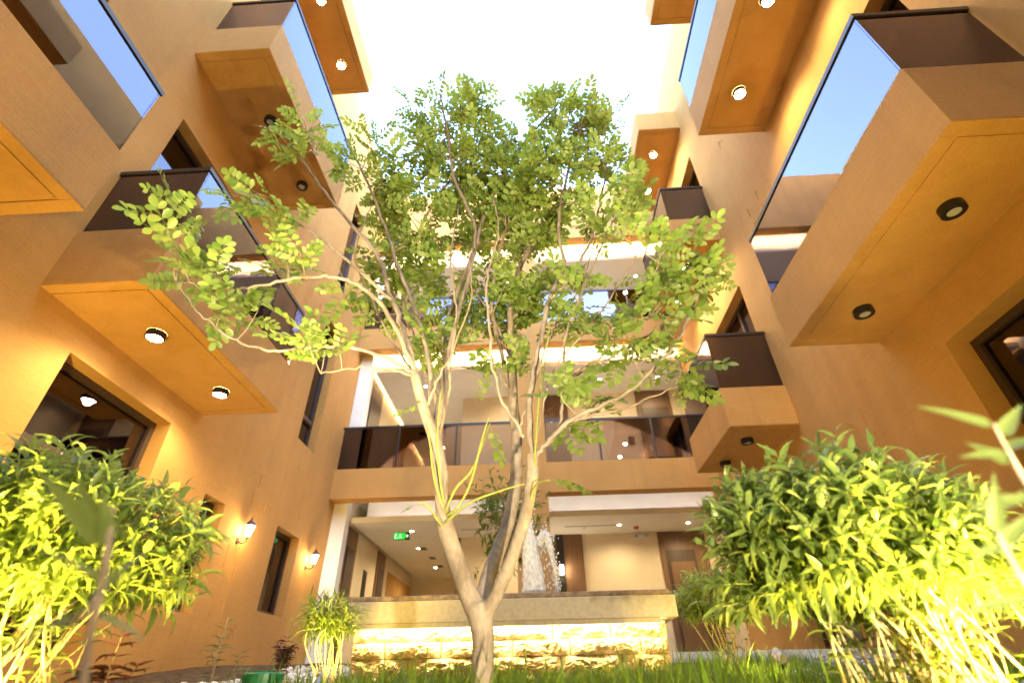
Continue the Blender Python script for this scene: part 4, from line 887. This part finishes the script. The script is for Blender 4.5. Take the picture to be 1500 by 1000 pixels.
# ---------------------------------------------------------------- grass, pebbles, small garden things
def grass():
    r = np.random.RandomState(3); N = 26000
    x = r.uniform(-1.75, 2.4, N); y = 1.15 + (r.uniform(0, 1, N) ** 0.8) * 4.6
    ok = ~((x > -1.5) & (x < 0.98) & (y > 4.3)) & ~((np.hypot(x + 0.23, y - 2.2) < 0.05)) & ((np.sin(3.1 * x + 1.7) * np.cos(2.3 * y) + r.normal(0, 0.7, N)) > -0.7)
    ok &= ~((x < -1.0) & (r.uniform(0, 1, N) < 0.6)) 
    x, y = x[ok], y[ok]; n = len(x); z = np.array([gz(a, b) for a, b in zip(x, y)]) - 0.01
    h = r.uniform(0.06, 0.15, n) * np.where((y > 3.2) & (x < 1.05), 0.75, 1.0) * (1 + 0.35 * np.sin(2.2 * x) * np.sin(1.9 * y)) + (r.uniform(0, 1, n) < 0.02) * 0.12
    near = r.uniform(0, 1, n) < np.where((y < 2.3) & (x > -0.75) & (x < 0.85), 0.28, 0.0)
    h = np.where(near, r.uniform(0.17, 0.33, n), h)
    a = r.uniform(0, 6.283, n); bend = r.uniform(0.15, 0.8, n) * h; w = r.uniform(0.0022, 0.0045, n) * np.where(near, 1.3, 1.0)
    dx, dy = np.cos(a), np.sin(a); px, py = -dy * w, dx * w
    rows = []
    for u, ws in ((0, 1), (0.4, 0.9), (0.75, 0.6), (1, 0.08)):
        cx = x + dx * bend * u * u; cy = y + dy * bend * u * u; cz = z + h * u * (1 - 0.15 * u)
        rows += [np.stack([cx + px * ws, cy + py * ws, cz], 1), np.stack([cx - px * ws, cy - py * ws, cz], 1)]
    V = np.stack(rows, 1).reshape(-1, 3); o = np.arange(n)[:, None] * 8
    F = np.concatenate([o + np.array([0, 1, 3, 2]), o + np.array([2, 3, 5, 4]), o + np.array([4, 5, 7, 6])])
    kind(link('grass', raw_mesh('grass', V, F, M['grass'])), 'stuff')
grass()
def pebbles():
    r = np.random.RandomState(5); phi = (1 + 5 ** 0.5) / 2
    ico = np.array([(-1, phi, 0), (1, phi, 0), (-1, -phi, 0), (1, -phi, 0), (0, -1, phi), (0, 1, phi), (0, -1, -phi), (0, 1, -phi), (phi, 0, -1), (phi, 0, 1), (-phi, 0, -1), (-phi, 0, 1)]) / 1.9
    fc = np.array([(0, 11, 5), (0, 5, 1), (0, 1, 7), (0, 7, 10), (0, 10, 11), (1, 5, 9), (5, 11, 4), (11, 10, 2), (10, 7, 6), (7, 1, 8), (3, 9, 4), (3, 4, 2), (3, 2, 6), (3, 6, 8), (3, 8, 9), (4, 9, 5), (2, 4, 11), (6, 2, 10), (8, 6, 7), (9, 8, 1)])
    VV = []; FF = []; n = 0
    for k in range(2600):
        if k % 3: x, y = r.uniform(1.55, 3.7), r.uniform(2.4, 6.2)
        else: x, y = r.uniform(-2.7, -1.8), r.uniform(4.2, 6.2)
        s = r.uniform(0.018, 0.042) * np.array([1, r.uniform(0.7, 1.1), r.uniform(0.5, 0.75)])
        v = ico * s * r.uniform(0.85, 1.15, (12, 1)); a = r.uniform(0, 6.28); c, q = math.cos(a), math.sin(a)
        v = v @ np.array([(c, -q, 0), (q, c, 0), (0, 0, 1)]).T + np.array([x, y, gz(x, y) + s[2] * 0.4 + (0.02 if r.uniform() < 0.25 else 0)]); VV.append(v); FF.append(fc + n); n += 12
    kind(link('pebbles', raw_mesh('pebbles', np.vstack(VV), np.vstack(FF), M['pebble'], True)), 'stuff')
pebbles()
vb = thing('valve_box', 'round green plastic irrigation valve box with ribbed lid in the soil', 'valve box', (-1.15, 2.4, gz(-1.15, 2.4)))
bz = gz(-1.15, 2.4); mb = MB(); mb.lathe((-1.15, 2.4, 0), [(0.088, bz - 0.03), (0.078, 0.045), (0.083, 0.045), (0.083, 0.052)], 28); mb.build('body', M['greenplastic'], vb, False)
mb = MB(); mb.lathe((-1.15, 2.4, 0), [(0.079, 0.0525), (0.080, 0.066), (0.074, 0.072), (0.001, 0.074)], 28)
for k in range(5): mb.box(-1.15 - 0.05, -1.15 + 0.05, 2.355 + 0.02 * k, 2.362 + 0.02 * k, 0.0725, 0.077)
mb.build('lid', M['greenplastic'], vb)
def spike_light(label, p, look, w, col, size=70, r_=0.028):
    t = thing('garden_spotlight', label, 'spotlight', (p[0], p[1], gz(p[0], p[1])), 'spotlights hidden among the plants'); d = (Vector(look) - Vector(p)).normalized(); P = Vector(p)
    mb = MB(); mb.tube([P - d * 0.09, P - d * 0.075, P - d * 0.005, P], [r_ * 0.7, r_, r_, r_ * 1.06], 16, False); mb.poly([tuple(P - d * 0.09 + (d.orthogonal().normalized() * math.cos(a) + d.cross(d.orthogonal().normalized()) * math.sin(a)) * r_ * 0.7) for a in np.linspace(0, 2 * PI, 16, endpoint=False)])
    mb.build('housing', M['lens_off'], t)
    u = d.orthogonal().normalized(); v = d.cross(u); q = P - d * 0.012
    mb = MB(); mb.poly([tuple(q + (u * math.cos(a) + v * math.sin(a)) * r_ * 0.9) for a in np.linspace(0, 2 * PI, 16, endpoint=False)]); mb.build('lens', M['lens_on'], t)
    mb = MB(); mb.cyl((p[0] - d.x * 0.05, p[1] - d.y * 0.05, gz(p[0], p[1]) - 0.05), 0.006, p[2] - d.z * 0.05 - gz(p[0], p[1]) + 0.05 - r_ * 0.6, 8); mb.build('spike', M['black'], t)
    lamp('garden_spotlight_lamp', 'SPOT', tuple(P + d * 0.015), w, col, t, spot_size=rad(size), spot_blend=0.85, shadow_soft_size=0.03, look=look)

spike_light('small spotlight aimed up into the large right shrub from its foot', (1.35, 1.30, -0.14), (1.25, 1.95, 0.9), 165, GOLD, 125)
spike_light('small spotlight aimed up into the left shrub from its foot', (-1.55, 1.30, -0.14), (-1.95, 1.95, 0.95), 115, GOLD, 125)
spike_light('small spotlight by the left wall aimed up at the lowest lit balcony', (-3.35, 2.3, 0.0), (-3.75, 4.2, 3.0), 125, GOLD, 120)
spike_light('white spotlight glowing on the lawn between the fountain and the right shrub', (1.17, 3.0, 0.12), (1.38, 4.6, 0.5), 40, GOLD, 75)
spike_light('small spotlight low in the soil aimed at the tree and the right shrub', (0.8, -0.4, -0.22), (0.2, 2.2, 1.35), 270, SOFT, 95)
spike_light('small spotlight low in the soil aimed at the tree and the left shrub', (-0.95, 0.75, -0.22), (-0.6, 2.2, 2.6), 190, SOFT, 80)
spike_light('small spotlight at the foot of the bamboo clump', (-1.15, 3.0, 0.05), (-1.25, 3.5, 0.5), 45, GOLD, 90)
